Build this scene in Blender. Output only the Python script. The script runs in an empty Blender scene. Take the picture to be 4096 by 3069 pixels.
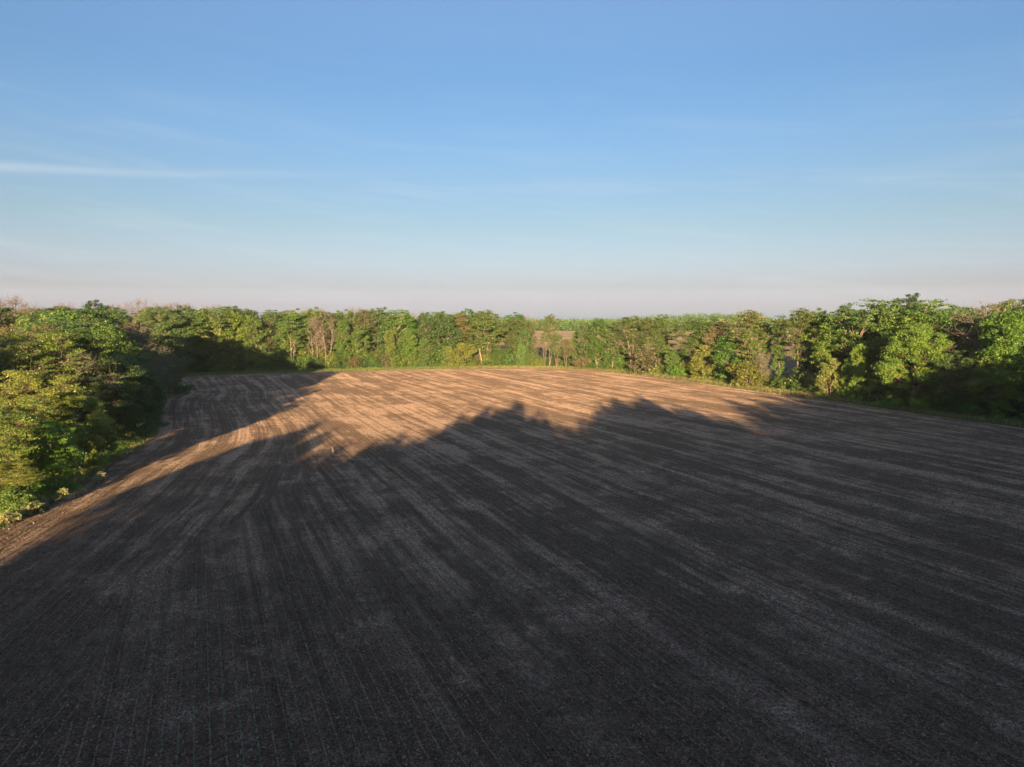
import bpy, bmesh, math, random
import numpy as np
from mathutils import Vector

# ------------------------------------------------------------------ scene, camera, light
scn = bpy.context.scene
CAMH = 22.0
F, CX, CY, HOR = 2731.0, 2048.0, 1534.5, 1272.0      # photograph's lens in its own pixels
PITCH = math.atan((CY - HOR) / F)
cam = bpy.data.cameras.new("camera"); camo = bpy.data.objects.new("camera", cam)
scn.collection.objects.link(camo); scn.camera = camo
camo.location = (0, 0, CAMH); camo.rotation_euler = (math.radians(90) - PITCH, 0, 0)
cam.sensor_fit = 'HORIZONTAL'; cam.sensor_width = 36; cam.lens = 36 * F / 4096
cam.clip_end = 40000; cam.clip_start = 0.5

SUN_EL, SUN_AZ = math.radians(7.0), math.radians(1.5)  # light travels towards +Y turned SUN_AZ to the right
sun = bpy.data.lights.new("sun", 'SUN'); suno = bpy.data.objects.new("sun", sun)
scn.collection.objects.link(suno)
sun.energy = 5.0; sun.angle = math.radians(0.5); sun.color = (1.0, 0.65, 0.345)
ldir = Vector((math.sin(SUN_AZ) * math.cos(SUN_EL), math.cos(SUN_AZ) * math.cos(SUN_EL), -math.sin(SUN_EL)))
suno.rotation_euler = ldir.to_track_quat('-Z', 'Y').to_euler()
suno.location = (0, -60, 60)

world = bpy.data.worlds.new("World"); scn.world = world; world.use_nodes = True
nt = world.node_tree; nt.nodes.clear()
def N(t, kind, **kw):
    n = t.nodes.new(kind)
    for k, v in kw.items():
        if k in n.inputs.keys() if isinstance(k, str) else False: n.inputs[k].default_value = v
        else: setattr(n, k, v)
    return n
sky = nt.nodes.new('ShaderNodeTexSky'); sky.sky_type = 'NISHITA'; sky.sun_disc = False
sky.sun_elevation = SUN_EL
sky.sun_rotation = math.radians(180) + SUN_AZ          # sun stands behind the viewpoint
sky.altitude = 200; sky.air_density = 1.0; sky.dust_density = 1.2; sky.ozone_density = 1.0
bg = nt.nodes.new('ShaderNodeBackground'); bg.inputs['Strength'].default_value = 0.05
out = nt.nodes.new('ShaderNodeOutputWorld')
# thin high cloud, a property of the sky by direction
tc = nt.nodes.new('ShaderNodeTexCoord'); sep = nt.nodes.new('ShaderNodeSeparateXYZ')
nt.links.new(tc.outputs['Generated'], sep.inputs[0])
def wm(op, a, b=None, c=None):
    n = nt.nodes.new('ShaderNodeMath'); n.operation = op
    for i, v in enumerate((a, b, c)):
        if v is None: continue
        if isinstance(v, (int, float)): n.inputs[i].default_value = v
        else: nt.links.new(v, n.inputs[i])
    return n.outputs[0]
az = wm('ARCTAN2', sep.outputs[0], sep.outputs[1])
el = wm('ARCSINE', sep.outputs[2])
cmb = nt.nodes.new('ShaderNodeCombineXYZ')
nt.links.new(wm('MULTIPLY', az, 2.2), cmb.inputs[0]); 
nt.links.new(wm('ADD', wm('MULTIPLY', el, 26.0), wm('MULTIPLY', az, 2.0)), cmb.inputs[1])
cn = nt.nodes.new('ShaderNodeTexNoise'); cn.inputs['Scale'].default_value = 1.6; cn.inputs['Detail'].default_value = 7
cn.inputs['Roughness'].default_value = 0.55; cn.inputs['Distortion'].default_value = 0.35
nt.links.new(cmb.outputs[0], cn.inputs['Vector'])
cr = nt.nodes.new('ShaderNodeMapRange'); cr.inputs[1].default_value = 0.5; cr.inputs[2].default_value = 0.8
nt.links.new(cn.outputs[0], cr.inputs[0])
# one brighter streak low on the left
def gauss(x, x0, w): return wm('POWER', 2.718, wm('MULTIPLY', wm('POWER', wm('DIVIDE', wm('SUBTRACT', x, x0), w), 2.0), -1.0))
eln = wm('ADD', el, wm('MULTIPLY', wm('SUBTRACT', cn.outputs[0], 0.5), 0.02))
st = wm('MULTIPLY', gauss(wm('SUBTRACT', eln, wm('MULTIPLY', wm('ADD', az, 0.63), 0.0625)), 0.171, 0.0055), gauss(az, -0.72, 0.36))
st2 = wm('MULTIPLY', gauss(wm('SUBTRACT', eln, wm('MULTIPLY', wm('SUBTRACT', az, 0.5), 0.1)), 0.176, 0.012), gauss(az, 0.55, 0.16))
lowband = gauss(el, 0.11, 0.16)
cf = wm('ADD', wm('MULTIPLY', wm('MULTIPLY', cr.outputs[0], lowband), 0.28), wm('ADD', wm('MULTIPLY', st, 0.36), wm('MULTIPLY', st2, 0.07)))
cmix = nt.nodes.new('ShaderNodeMix'); cmix.data_type = 'RGBA'
grade = nt.nodes.new('ShaderNodeMix'); grade.data_type = 'RGBA'; grade.blend_type = 'MULTIPLY'
grade.inputs['Factor'].default_value = 1.0
nt.links.new(sky.outputs[0], grade.inputs[6])
# the air of that evening: less yellow dust glow at the horizon than the sky model's default
ramp = nt.nodes.new('ShaderNodeValToRGB'); ramp.color_ramp.interpolation = 'LINEAR'
STOPS = [(0.0, (0.92, 1.28, 3.3)), (1.0, (0.69, 0.85, 2.25)), (2.5, (0.555, 0.62, 1.27)), (4.8, (0.60, 0.66, 1.03)), (7.4, (0.585, 0.672, 0.90)),
         (11.0, (0.578, 0.712, 0.965)), (14.2, (0.57, 0.755, 1.05)), (18.6, (0.555, 0.775, 1.10)), (24.0, (0.72, 0.90, 1.22)), (50.0, (1.85, 1.68, 1.85))]
cr_ = ramp.color_ramp
while len(cr_.elements) < len(STOPS): cr_.elements.new(0.5)
for e_, (dg, c_) in zip(cr_.elements, STOPS): e_.position = dg / 90.0; e_.color = tuple(v / 4 for v in c_) + (1,)
nt.links.new(wm('DIVIDE', el, math.pi / 2), ramp.inputs[0])
rsc = nt.nodes.new('ShaderNodeVectorMath'); rsc.operation = 'SCALE'; rsc.inputs[3].default_value = 4.0
nt.links.new(ramp.outputs[0], rsc.inputs[0]); nt.links.new(rsc.outputs[0], grade.inputs[7])
nt.links.new(wm('MINIMUM', cf, 0.8), cmix.inputs['Factor'])
nt.links.new(grade.outputs[2], cmix.inputs[6]); cmix.inputs[7].default_value = (3.6, 4.0, 4.25, 1)
nt.links.new(cmix.outputs[2], bg.inputs['Color']); nt.links.new(bg.outputs[0], out.inputs['Surface'])

scn.view_settings.view_transform = 'Standard'; scn.view_settings.look = 'None'
scn.view_settings.exposure = 2.0; scn.view_settings.gamma = 1
scn.render.engine = 'CYCLES'
scn.cycles.max_bounces = 6; scn.cycles.diffuse_bounces = 4; scn.cycles.transmission_bounces = 4
scn.cycles.transparent_max_bounces = 4; scn.cycles.volume_bounces = 0

# ------------------------------------------------------------------ helpers
C = scn.collection
def ground_at(px, py, z=0.0):
    dx = (px - CX) / F; dy = -(py - CY) / F
    Y = math.cos(PITCH) + dy * math.sin(PITCH); Z = -math.sin(PITCH) + dy * math.cos(PITCH)
    t = (z - CAMH) / Z
    return (dx * t, Y * t)
def x_at(px, Y, z=8.0):
    return (px - CX) / F * (Y * math.cos(PITCH) + (CAMH - z) * math.sin(PITCH))
def z_at(py, Y):                                       # height of a point seen at row py and distance Y
    a = math.atan((CY - py) / F) - PITCH
    return CAMH + Y * math.tan(a)
def tag(o, label=None, cat=None, group=None, kind=None):
    if label: o['label'] = label
    if cat: o['category'] = cat
    if group: o['group'] = group
    if kind: o['kind'] = kind
    return o
def mesh_np(name, verts, faces, mat=None, fattr=None, smooth=False):
    """verts (n,3), faces: list of arrays (m,k)"""
    me = bpy.data.meshes.new(name)
    verts = np.asarray(verts, dtype=np.float32)
    if not isinstance(faces, (list, tuple)): faces = [faces]
    faces = [np.asarray(f, dtype=np.int32) for f in faces if len(f)]
    me.vertices.add(len(verts)); me.vertices.foreach_set('co', verts.ravel())
    nl = sum(f.size for f in faces); nf = sum(len(f) for f in faces)
    me.loops.add(nl); me.loops.foreach_set('vertex_index', np.concatenate([f.ravel() for f in faces]))
    starts = []; s = 0
    for f in faces:
        starts.append(np.arange(len(f)) * f.shape[1] + s); s += f.size
    me.polygons.add(nf); me.polygons.foreach_set('loop_start', np.concatenate(starts).astype(np.int32))
    if smooth: me.polygons.foreach_set('use_smooth', np.ones(nf, dtype=bool))
    me.update(calc_edges=True)
    if fattr is not None:
        a = me.attributes.new('tint', 'FLOAT', 'POINT'); a.data.foreach_set('value', np.asarray(fattr, dtype=np.float32))
    if mat: me.materials.append(mat)
    return me
def obj(name, me, parent=None):
    o = bpy.data.objects.new(name, me); C.objects.link(o)
    if parent: o.parent = parent
    return o
def empty(name, loc, rz=0, sc=(1, 1, 1)):
    o = bpy.data.objects.new(name, None); C.objects.link(o)
    o.location = loc; o.rotation_euler = (0, 0, rz); o.scale = sc; o.empty_display_size = 0.5
    return o

# ------------------------------------------------------------------ materials
def new_mat(name):
    m = bpy.data.materials.new(name); m.use_nodes = True
    t = m.node_tree; t.nodes.clear()
    o = t.nodes.new('ShaderNodeOutputMaterial')
    return m, t, o
def L(t, a, b): t.links.new(a, b)
def math_n(t, op, a, b=None, c=None, clamp=False):
    n = t.nodes.new('ShaderNodeMath'); n.operation = op; n.use_clamp = clamp
    for i, v in enumerate((a, b, c)):
        if v is None: continue
        if isinstance(v, (int, float)): n.inputs[i].default_value = v
        else: t.links.new(v, n.inputs[i])
    return n.outputs[0]
def mixc(t, fac, a, b, mode='MIX'):
    n = t.nodes.new('ShaderNodeMix'); n.data_type = 'RGBA'; n.blend_type = mode
    for i, v in ((0, fac), (6, a), (7, b)):
        if isinstance(v, (int, float)): n.inputs[i].default_value = v
        elif isinstance(v, tuple): n.inputs[i].default_value = v + (1,) if len(v) == 3 else v
        else: t.links.new(v, n.inputs[i])
    return n.outputs[2]
def noise(t, vec, scale, detail=4, rough=0.55, dist=0.0):
    n = t.nodes.new('ShaderNodeTexNoise'); n.inputs['Scale'].default_value = scale
    n.inputs['Detail'].default_value = detail; n.inputs['Roughness'].default_value = rough
    n.inputs['Distortion'].default_value = dist
    if vec is not None: t.links.new(vec, n.inputs['Vector'])
    return n.outputs[0]
def rng(t, v, a, b, c=0.0, d=1.0, smooth=True):
    n = t.nodes.new('ShaderNodeMapRange'); n.interpolation_type = 'SMOOTHSTEP' if smooth else 'LINEAR'
    t.links.new(v, n.inputs[0])
    for i, x in enumerate((a, b, c, d)): n.inputs[i + 1].default_value = x
    return n.outputs[0]
def comb(t, x, y, z=0.0):
    n = t.nodes.new('ShaderNodeCombineXYZ')
    for i, v in enumerate((x, y, z)):
        if isinstance(v, (int, float)): n.inputs[i].default_value = v
        else: t.links.new(v, n.inputs[i])
    return n.outputs[0]
def bsdf(t, o, col, rough=0.9, spec=0.1, normal=None, transl=0.0, tcol=None, drough=0.0):
    p = t.nodes.new('ShaderNodeBsdfPrincipled')
    if isinstance(col, tuple): p.inputs['Base Color'].default_value = col + (1,)
    else: t.links.new(col, p.inputs['Base Color'])
    p.inputs['Roughness'].default_value = rough; p.inputs['Specular IOR Level'].default_value = spec
    if 'Diffuse Roughness' in p.inputs: p.inputs['Diffuse Roughness'].default_value = drough
    if normal is not None: t.links.new(normal, p.inputs['Normal'])
    if transl:
        tr = t.nodes.new('ShaderNodeBsdfTranslucent'); t.links.new(tcol if tcol is not None else col, tr.inputs[0])
        ms = t.nodes.new('ShaderNodeMixShader'); ms.inputs[0].default_value = transl
        t.links.new(p.outputs[0], ms.inputs[1]); t.links.new(tr.outputs[0], ms.inputs[2])
        t.links.new(ms.outputs[0], o.inputs['Surface'])
    else: t.links.new(p.outputs[0], o.inputs['Surface'])
    return p

def leaf_material(name, c1, c2):
    m, t, o = new_mat(name)
    a = t.nodes.new('ShaderNodeAttribute'); a.attribute_name = 'tint'
    oi = t.nodes.new('ShaderNodeObjectInfo')
    col = mixc(t, a.outputs['Fac'], c1, c2)
    col = mixc(t, 1.0, col, oi.outputs['Color'], 'MULTIPLY')
    hs = t.nodes.new('ShaderNodeHueSaturation')
    t.links.new(rng(t, oi.outputs['Random'], 0, 1, 0.485, 0.52, False), hs.inputs['Hue'])
    t.links.new(rng(t, oi.outputs['Random'], 0, 1, 1.1, 0.9, False), hs.inputs['Value'])
    t.links.new(col, hs.inputs['Color'])
    bsdf(t, o, hs.outputs[0], 0.45, 0.4, None, 0.33)
    return m
M = {}
M['leaf'] = leaf_material('green_leaves', (0.066, 0.140, 0.032), (0.125, 0.215, 0.046))
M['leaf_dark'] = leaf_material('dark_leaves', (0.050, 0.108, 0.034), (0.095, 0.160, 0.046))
M['leaf_yellow'] = leaf_material('fresh_leaves', (0.110, 0.160, 0.036), (0.175, 0.220, 0.055))
M['leaf_olive'] = leaf_material('olive_leaves', (0.080, 0.130, 0.036), (0.140, 0.190, 0.052))
M['leaf_brown'] = leaf_material('budding_leaves', (0.090, 0.108, 0.042), (0.140, 0.145, 0.062))
M['leaf_pale'] = leaf_material('pale_weed_leaves', (0.30, 0.33, 0.13), (0.52, 0.50, 0.26))
M['grass'] = leaf_material('grass_blades', (0.10, 0.165, 0.035), (0.25, 0.27, 0.085))
M['dry'] = leaf_material('dry_grass_blades', (0.22, 0.17, 0.09), (0.36, 0.29, 0.16))
M['seedling'] = leaf_material('seedling_leaves', (0.24, 0.27, 0.14), (0.34, 0.36, 0.20))
M['straw'] = leaf_material('old_stalks', (0.17, 0.125, 0.085), (0.40, 0.30, 0.21))
def bark_mat(name, a, b):
    m, t, o = new_mat(name)
    tc = t.nodes.new('ShaderNodeTexCoord')
    n = noise(t, tc.outputs['Object'], 3.0, 5)
    bsdf(t, o, mixc(t, rng(t, n, .35, .65), a, b), 0.9, 0.1, drough=1.0)
    return m
M['bark'] = bark_mat('brown_bark', (0.10, 0.08, 0.06), (0.20, 0.165, 0.13))
M['bark_pale'] = bark_mat('pale_bark', (0.15, 0.125, 0.10), (0.30, 0.25, 0.205))
M['twig'] = bark_mat('grey_twigs', (0.115, 0.10, 0.088), (0.19, 0.165, 0.145))

# ------------------------------------------------------------------ field outline and crop-row coordinates
edge_left_px = [(0, 2115), (200, 2010), (420, 1870), (560, 1800), (620, 1740), (640, 1690), (645, 1640), (660, 1605), (703, 1570), (690, 1535), (680, 1508)]
edge_back_px = [(680, 1508), (1000, 1495), (1300, 1488), (1700, 1478), (2050, 1473), (2300, 1478), (2500, 1495), (2700, 1518), (3000, 1562), (3300, 1600), (3700, 1660), (4096, 1715)]
def catmull(P, n=12):
    P = [np.array(p, float) for p in P]; P = [2 * P[0] - P[1]] + P + [2 * P[-1] - P[-2]]
    out = []
    for i in range(1, len(P) - 2):
        for k in range(n):
            t = k / n; p0, p1, p2, p3 = P[i - 1:i + 3]
            out.append(0.5 * ((2 * p1) + (-p0 + p2) * t + (2 * p0 - 5 * p1 + 4 * p2 - p3) * t * t + (-p0 + 3 * p1 - 3 * p2 + p3) * t ** 3))
    out.append(P[-2]); return np.array(out)
EL = catmull([(-42, 12), (-49, 45)] + [ground_at(*p) for p in edge_left_px])
EB = catmull([ground_at(*p) for p in edge_back_px] + [(100, 116), (90, 88), (77, 58), (69, 28), (62, -12)])
OUT = np.vstack([EL, EB[1:]])
def inside(px, py, poly):
    r = np.zeros(px.shape, bool); n = len(poly); j = n - 1
    for i in range(n):
        xi, yi = poly[i]; xj, yj = poly[j]
        c = ((yi > py) != (yj > py)) & (px < (xj - xi) * (py - yi) / (yj - yi + 1e-12) + xi)
        r ^= c; j = i
    return r
def nearest(px, py, poly, closed=False):
    best = np.full(px.shape, 1e9); bx = np.zeros(px.shape); by = np.zeros(px.shape); bs = np.zeros(px.shape); s = 0
    segs = list(zip(poly[:-1], poly[1:])) + ([(poly[-1], poly[0])] if closed else [])
    for a, b in segs:
        d = b - a; l2 = max(d @ d, 1e-9); t = np.clip(((px - a[0]) * d[0] + (py - a[1]) * d[1]) / l2, 0, 1)
        qx = a[0] + t * d[0]; qy = a[1] + t * d[1]; dd = np.hypot(px - qx, py - qy)
        m = dd < best; best = np.where(m, dd, best); bx = np.where(m, qx, bx); by = np.where(m, qy, by)
        bs = np.where(m, s + t * math.sqrt(l2), bs); s += math.sqrt(l2)
    return best, bx, by, bs
FIELD = np.vstack([OUT, [(0, -14)]])
def sstep(x, a, b):
    t = np.clip((x - a) / (b - a), 0, 1); return t * t * (3 - 2 * t)
def roll(x, y):                                          # the soil is nearly flat, with slow swells
    return 0.10 * np.sin(x / 11.0 + y / 37.0) + 0.09 * np.sin(y / 17.0 - x / 29.0 + 1.3) + 0.05 * np.sin(x / 5.3 - y / 9.1)
def row_coords(X, Y):
    sn, cs = math.sin(math.radians(24.5)), math.cos(math.radians(24.5))
    uA = X * cs + Y * sn; vA = -X * sn + Y * cs
    ELs = EL
    d, _, _, s = nearest(X, Y, ELs)
    uB = d - 8.6; 
    dk, _, _, sk = nearest(np.array([-84.3]), np.array([162.7]), ELs)
    vB = s - sk[0] + (84.3 * sn + 162.7 * cs)
    w = np.where(Y > 101, sstep(-d, -38, -16), 1.0)
    seamY = [-10, 31.6, 55.7, 60, 67, 76.5, 87.6, 97.6, 101]; seamX = [-6, -22.5, -32.9, -30.2, -31, -30, -28.5, -29.7, -31.5]
    sx = np.interp(Y, seamY, seamX)
    mask = np.where(Y > 101, 1.0, (sx - X))               # > 0 : rows that follow the wood's edge
    u2 = uA * (1 - w) + uB * w; v2 = vA * (1 - w) + vB * w
    db, _, _, sb = nearest(X, Y, EB)
    hb = (db < 9.2) & (Y > 95)
    u2 = np.where(hb, db, u2); v2 = np.where(hb, sb, v2); mask = np.where(hb, 1.0, mask)
    return uA, vA, u2, v2, mask

def build_field():
    st = 1.1
    xs = np.arange(-150, 125, st); ys = np.arange(-14, 312, st)
    X, Y = np.meshgrid(xs, ys); sh = X.shape
    ins = inside(X.ravel(), Y.ravel(), FIELD).reshape(sh)
    d, qx, qy, _ = nearest(X, Y, FIELD, True)
    snap = (~ins) & (d < st * 1.3)
    X = np.where(snap, qx, X); Y = np.where(snap, qy, Y)
    ok = ins | snap
    Z = roll(X, Y) * sstep(nearest(X, Y, FIELD, True)[0], 0, 6) + 0.03
    idx = -np.ones(sh, int)
    f = ok[:-1, :-1] & ok[1:, :-1] & ok[:-1, 1:] & ok[1:, 1:] & (ins[:-1, :-1] | ins[1:, :-1] | ins[:-1, 1:] | ins[1:, 1:])
    I = np.arange(X.size).reshape(sh)
    Q = np.stack([I[:-1, :-1][f], I[:-1, 1:][f], I[1:, 1:][f], I[1:, :-1][f]], 1)
    used, inv = np.unique(Q, return_inverse=True); Q = inv.reshape(Q.shape)
    x, y, z = X.ravel()[used], Y.ravel()[used], Z.ravel()[used]
    me = mesh_np('ploughed_field', np.stack([x, y, z], 1), Q, None, smooth=True)
    uA, vA, uB, vB, mk = row_coords(x, y)
    for nm, a, b in (('rowsA', uA, vA), ('rowsB', uB, vB)):
        at = me.attributes.new(nm, 'FLOAT_VECTOR', 'POINT')
        at.data.foreach_set('vector', np.stack([a, b, np.zeros_like(a)], 1).astype(np.float32).ravel())
    at = me.attributes.new('seam', 'FLOAT', 'POINT'); at.data.foreach_set('value', np.clip(mk, -3, 3).astype(np.float32))
    m, t, o = new_mat('ploughed_soil')
    A = t.nodes.new('ShaderNodeAttribute'); A.attribute_name = 'rowsA'
    B = t.nodes.new('ShaderNodeAttribute'); B.attribute_name = 'rowsB'
    S = t.nodes.new('ShaderNodeAttribute'); S.attribute_name = 'seam'
    tc = t.nodes.new('ShaderNodeTexCoord'); P = tc.outputs['Object']
    wob = noise(t, P, 0.5, 3)
    sel = math_n(t, 'GREATER_THAN', math_n(t, 'ADD', S.outputs['Fac'], math_n(t, 'MULTIPLY', math_n(t, 'SUBTRACT', wob, 0.5), 1.5)), 0.0)
    mv = t.nodes.new('ShaderNodeMix'); mv.data_type = 'VECTOR'
    L(t, sel, mv.inputs[0]); L(t, A.outputs['Vector'], mv.inputs[4]); L(t, B.outputs['Vector'], mv.inputs[5])
    sp = t.nodes.new('ShaderNodeSeparateXYZ'); L(t, mv.outputs[1], sp.inputs[0])
    U, V = sp.outputs[0], sp.outputs[1]
    uw = math_n(t, 'ADD', U, math_n(t, 'MULTIPLY', math_n(t, 'SUBTRACT', noise(t, P, 1.1, 3), 0.5), 0.10))
    fr = math_n(t, 'FRACT', math_n(t, 'DIVIDE', uw, 0.762))
    tri = math_n(t, 'ABSOLUTE', math_n(t, 'SUBTRACT', fr, 0.5))          # 0 on the row, 0.5 between rows
    ridge = rng(t, tri, 0.0, 0.30, 1.0, 0.0)
    # planter passes, 9.14 m wide, with wheel tracks
    fp = math_n(t, 'FRACT', math_n(t, 'DIVIDE', U, 9.144))
    trk = math_n(t, 'ABSOLUTE', math_n(t, 'SUBTRACT', math_n(t, 'ABSOLUTE', math_n(t, 'SUBTRACT', fp, 0.5)), 0.14))
    track = rng(t, trk, 0.015, 0.045, 1.0, 0.0)
    # light residue lies in bands along the rows
    bandv = comb(t, math_n(t, 'MULTIPLY', U, 0.29), math_n(t, 'MULTIPLY', V, 0.011))
    band = noise(t, bandv, 1.0, 5, 0.62)
    band2 = noise(t, comb(t, math_n(t, 'MULTIPLY', U, 1.25), math_n(t, 'MULTIPLY', V, 0.07)), 1.0, 4, 0.6)
    patch = noise(t, P, 0.06, 6, 0.6)
    blotch = noise(t, P, 0.55, 6, 0.68, 0.4)
    fine = noise(t, P, 4.5, 6, 0.75)
    grit = noise(t, P, 16.0, 3, 0.7)
    pz = t.nodes.new('ShaderNodeSeparateXYZ'); L(t, P, pz.inputs[0])
    patch2 = noise(t, P, 0.17, 5, 0.62, 0.3)
    res = math_n(t, 'ADD', math_n(t, 'MULTIPLY', band, 1.15), math_n(t, 'ADD', math_n(t, 'MULTIPLY', band2, 0.6), math_n(t, 'ADD', math_n(t, 'MULTIPLY', patch, 0.55), math_n(t, 'ADD', math_n(t, 'MULTIPLY', blotch, 0.45), math_n(t, 'MULTIPLY', patch2, 0.45)))))
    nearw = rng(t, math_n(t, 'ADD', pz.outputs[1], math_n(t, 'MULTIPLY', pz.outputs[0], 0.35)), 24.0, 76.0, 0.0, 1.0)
    iso = math_n(t, 'ADD', math_n(t, 'MULTIPLY', patch, 0.9), math_n(t, 'ADD', math_n(t, 'MULTIPLY', patch2, 1.3), math_n(t, 'ADD', math_n(t, 'MULTIPLY', blotch, 0.8), math_n(t, 'MULTIPLY', band2, 0.25))))
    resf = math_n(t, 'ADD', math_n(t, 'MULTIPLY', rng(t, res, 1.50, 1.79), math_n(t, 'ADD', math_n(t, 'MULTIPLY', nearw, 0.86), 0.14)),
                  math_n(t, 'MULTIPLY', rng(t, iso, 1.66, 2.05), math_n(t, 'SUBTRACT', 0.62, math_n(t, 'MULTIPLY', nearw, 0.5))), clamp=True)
    crumb = rng(t, math_n(t, 'ADD', math_n(t, 'MULTIPLY', fine, 0.6), math_n(t, 'MULTIPLY', grit, 0.4)), 0.43, 0.62)
    amount = math_n(t, 'MULTIPLY', math_n(t, 'ADD', math_n(t, 'MULTIPLY', resf, 1.0), 0.16), math_n(t, 'ADD', math_n(t, 'MULTIPLY', crumb, 1.0), 0.10), clamp=True)
    amount = math_n(t, 'MULTIPLY', amount, math_n(t, 'SUBTRACT', 1.0, math_n(t, 'MULTIPLY', track, 0.5)))
    dark = mixc(t, rng(t, noise(t, P, 0.9, 5), .3, .7), (0.052, 0.0345, 0.0255), (0.085, 0.057, 0.042))
    light = mixc(t, rng(t, noise(t, P, 0.23, 5), .3, .7), (0.37, 0.27, 0.20), (0.52, 0.385, 0.285))
    far_pale = rng(t, math_n(t, 'ADD', pz.outputs[1], math_n(t, 'MULTIPLY', math_n(t, 'SUBTRACT', noise(t, P, 0.02, 3), 0.5), 60.0)), 25.0, 165.0, 0.0, 1.0)  # soil paler with distance: residue, and grazing backscatter put into the colour
    dark = mixc(t, far_pale, dark, (0.088, 0.063, 0.046))
    light = mixc(t, far_pale, light, (0.54, 0.39, 0.278))
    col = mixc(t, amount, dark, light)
    speck = noise(t, P, 7.5, 6, 0.85)
    sc_ = rng(t, speck, 0.41, 0.59, 0.42, 1.65, False)
    vm = t.nodes.new('ShaderNodeVectorMath'); vm.operation = 'SCALE'; L(t, col, vm.inputs[0]); L(t, sc_, vm.inputs[3]); col = vm.outputs[0]
    # seedlings of the crop on the row
    plants = math_n(t, 'MULTIPLY', rng(t, tri, 0.02, 0.09, 1.0, 0.0), rng(t, noise(t, P, 3.6, 4, 0.7), 0.38, 0.56))
    col = mixc(t, math_n(t, 'MULTIPLY', plants, 0.55), col, (0.30, 0.30, 0.16))
    furrow = rng(t, math_n(t, 'ABSOLUTE', math_n(t, 'SUBTRACT', tri, 0.13)), 0.0, 0.06, 1.0, 0.0)
    hgt = math_n(t, 'ADD', math_n(t, 'MULTIPLY', ridge, 0.05), math_n(t, 'ADD', math_n(t, 'MULTIPLY', fine, 0.20), math_n(t, 'MULTIPLY', grit, 0.06)))
    hgt = math_n(t, 'SUBTRACT', hgt, math_n(t, 'MULTIPLY', furrow, 0.035))
    hgt = math_n(t, 'SUBTRACT', hgt, math_n(t, 'MULTIPLY', track, 0.05))
    bp = t.nodes.new('ShaderNodeBump'); bp.inputs['Strength'].default_value = 0.9; bp.inputs['Distance'].default_value = 1.0
    L(t, hgt, bp.inputs['Height'])
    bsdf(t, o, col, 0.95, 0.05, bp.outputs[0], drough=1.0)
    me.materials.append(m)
    return tag(obj('ploughed_field', me), 'dark ploughed field with curving seedling rows and pale residue streaks', 'field', kind='structure')
build_field()

# ground sheet, to the horizon
def build_ground():
    g = [-12000, -3000, -1000, -400, -200, -100, 0, 100, 200, 400, 800, 1600, 4000, 14000]
    X, Y = np.meshgrid(g, g); sh = X.shape; I = np.arange(X.size).reshape(sh)
    Q = np.stack([I[:-1, :-1].ravel(), I[:-1, 1:].ravel(), I[1:, 1:].ravel(), I[1:, :-1].ravel()], 1)
    m, t, o = new_mat('meadow_ground')
    tc = t.nodes.new('ShaderNodeTexCoord'); P = tc.outputs['Object']
    c = mixc(t, rng(t, noise(t, P, 0.35, 6, 0.65), .3, .7), (0.06, 0.10, 0.03), (0.13, 0.17, 0.055))
    c = mixc(t, rng(t, noise(t, P, 0.11, 5), .5, .7, 0, 0.7), c, (0.17, 0.14, 0.075))
    bp = t.nodes.new('ShaderNodeBump'); bp.inputs['Strength'].default_value = 0.6; bp.inputs['Distance'].default_value = 0.5
    L(t, noise(t, P, 2.5, 5, .7), bp.inputs['Height'])
    bsdf(t, o, c, 0.95, 0.05, bp.outputs[0], drough=1.0)
    me = mesh_np('ground', np.stack([X.ravel(), Y.ravel(), np.full(X.size, -0.40)], 1), Q, m)
    tag(obj('ground', me), 'grassy ground reaching to the horizon', 'ground', kind='structure')
    # brown field beyond the trees
    poly = [(-20, 470), (40, 400), (100, 300), (112, 262), (180, 250), (420, 300), (900, 600), (900, 1150), (10, 1150), (-10, 800)]
    bm = bmesh.new(); vs = [bm.verts.new((x, y, -0.30)) for x, y in poly]; bm.faces.new(vs)
    me = bpy.data.meshes.new('far_field'); bm.to_mesh(me); bm.free()
    m, t, o = new_mat('far_soil')
    tc = t.nodes.new('ShaderNodeTexCoord'); P = tc.outputs['Object']
    sp = t.nodes.new('ShaderNodeSeparateXYZ'); L(t, P, sp.inputs[0])
    n = noise(t, comb(t, math_n(t, 'MULTIPLY', sp.outputs[0], 0.004), math_n(t, 'MULTIPLY', sp.outputs[1], 0.02)), 1.0, 5)
    n2 = noise(t, comb(t, math_n(t, 'MULTIPLY', sp.outputs[0], 0.1), math_n(t, 'MULTIPLY', sp.outputs[1], 0.5)), 1.0, 5)
    c = mixc(t, rng(t, n, .35, .65), (0.12, 0.095, 0.07), (0.165, 0.13, 0.095))
    c = mixc(t, rng(t, n2, .4, .7, 0, .5), c, (0.14, 0.11, 0.085))
    # a grassed waterway crossing the far field
    ww = rng(t, math_n(t, 'ABSOLUTE', math_n(t, 'SUBTRACT', sp.outputs[1], 750.0)), 3.0, 9.0, 1.0, 0.0)
    c = mixc(t, ww, c, (0.30, 0.26, 0.16))
    bp = t.nodes.new('ShaderNodeBump'); bp.inputs['Strength'].default_value = 0.8; bp.inputs['Distance'].default_value = 1.0
    L(t, noise(t, P, 0.8, 4, .7), bp.inputs['Height'])
    bsdf(t, o, c, 0.95, 0.05, bp.outputs[0], drough=1.0); me.materials.append(m)
    tag(obj('far_field', me), 'brown bare field seen beyond the trees', 'field', kind='structure')
    # leaf litter under the woods
build_ground()

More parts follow.
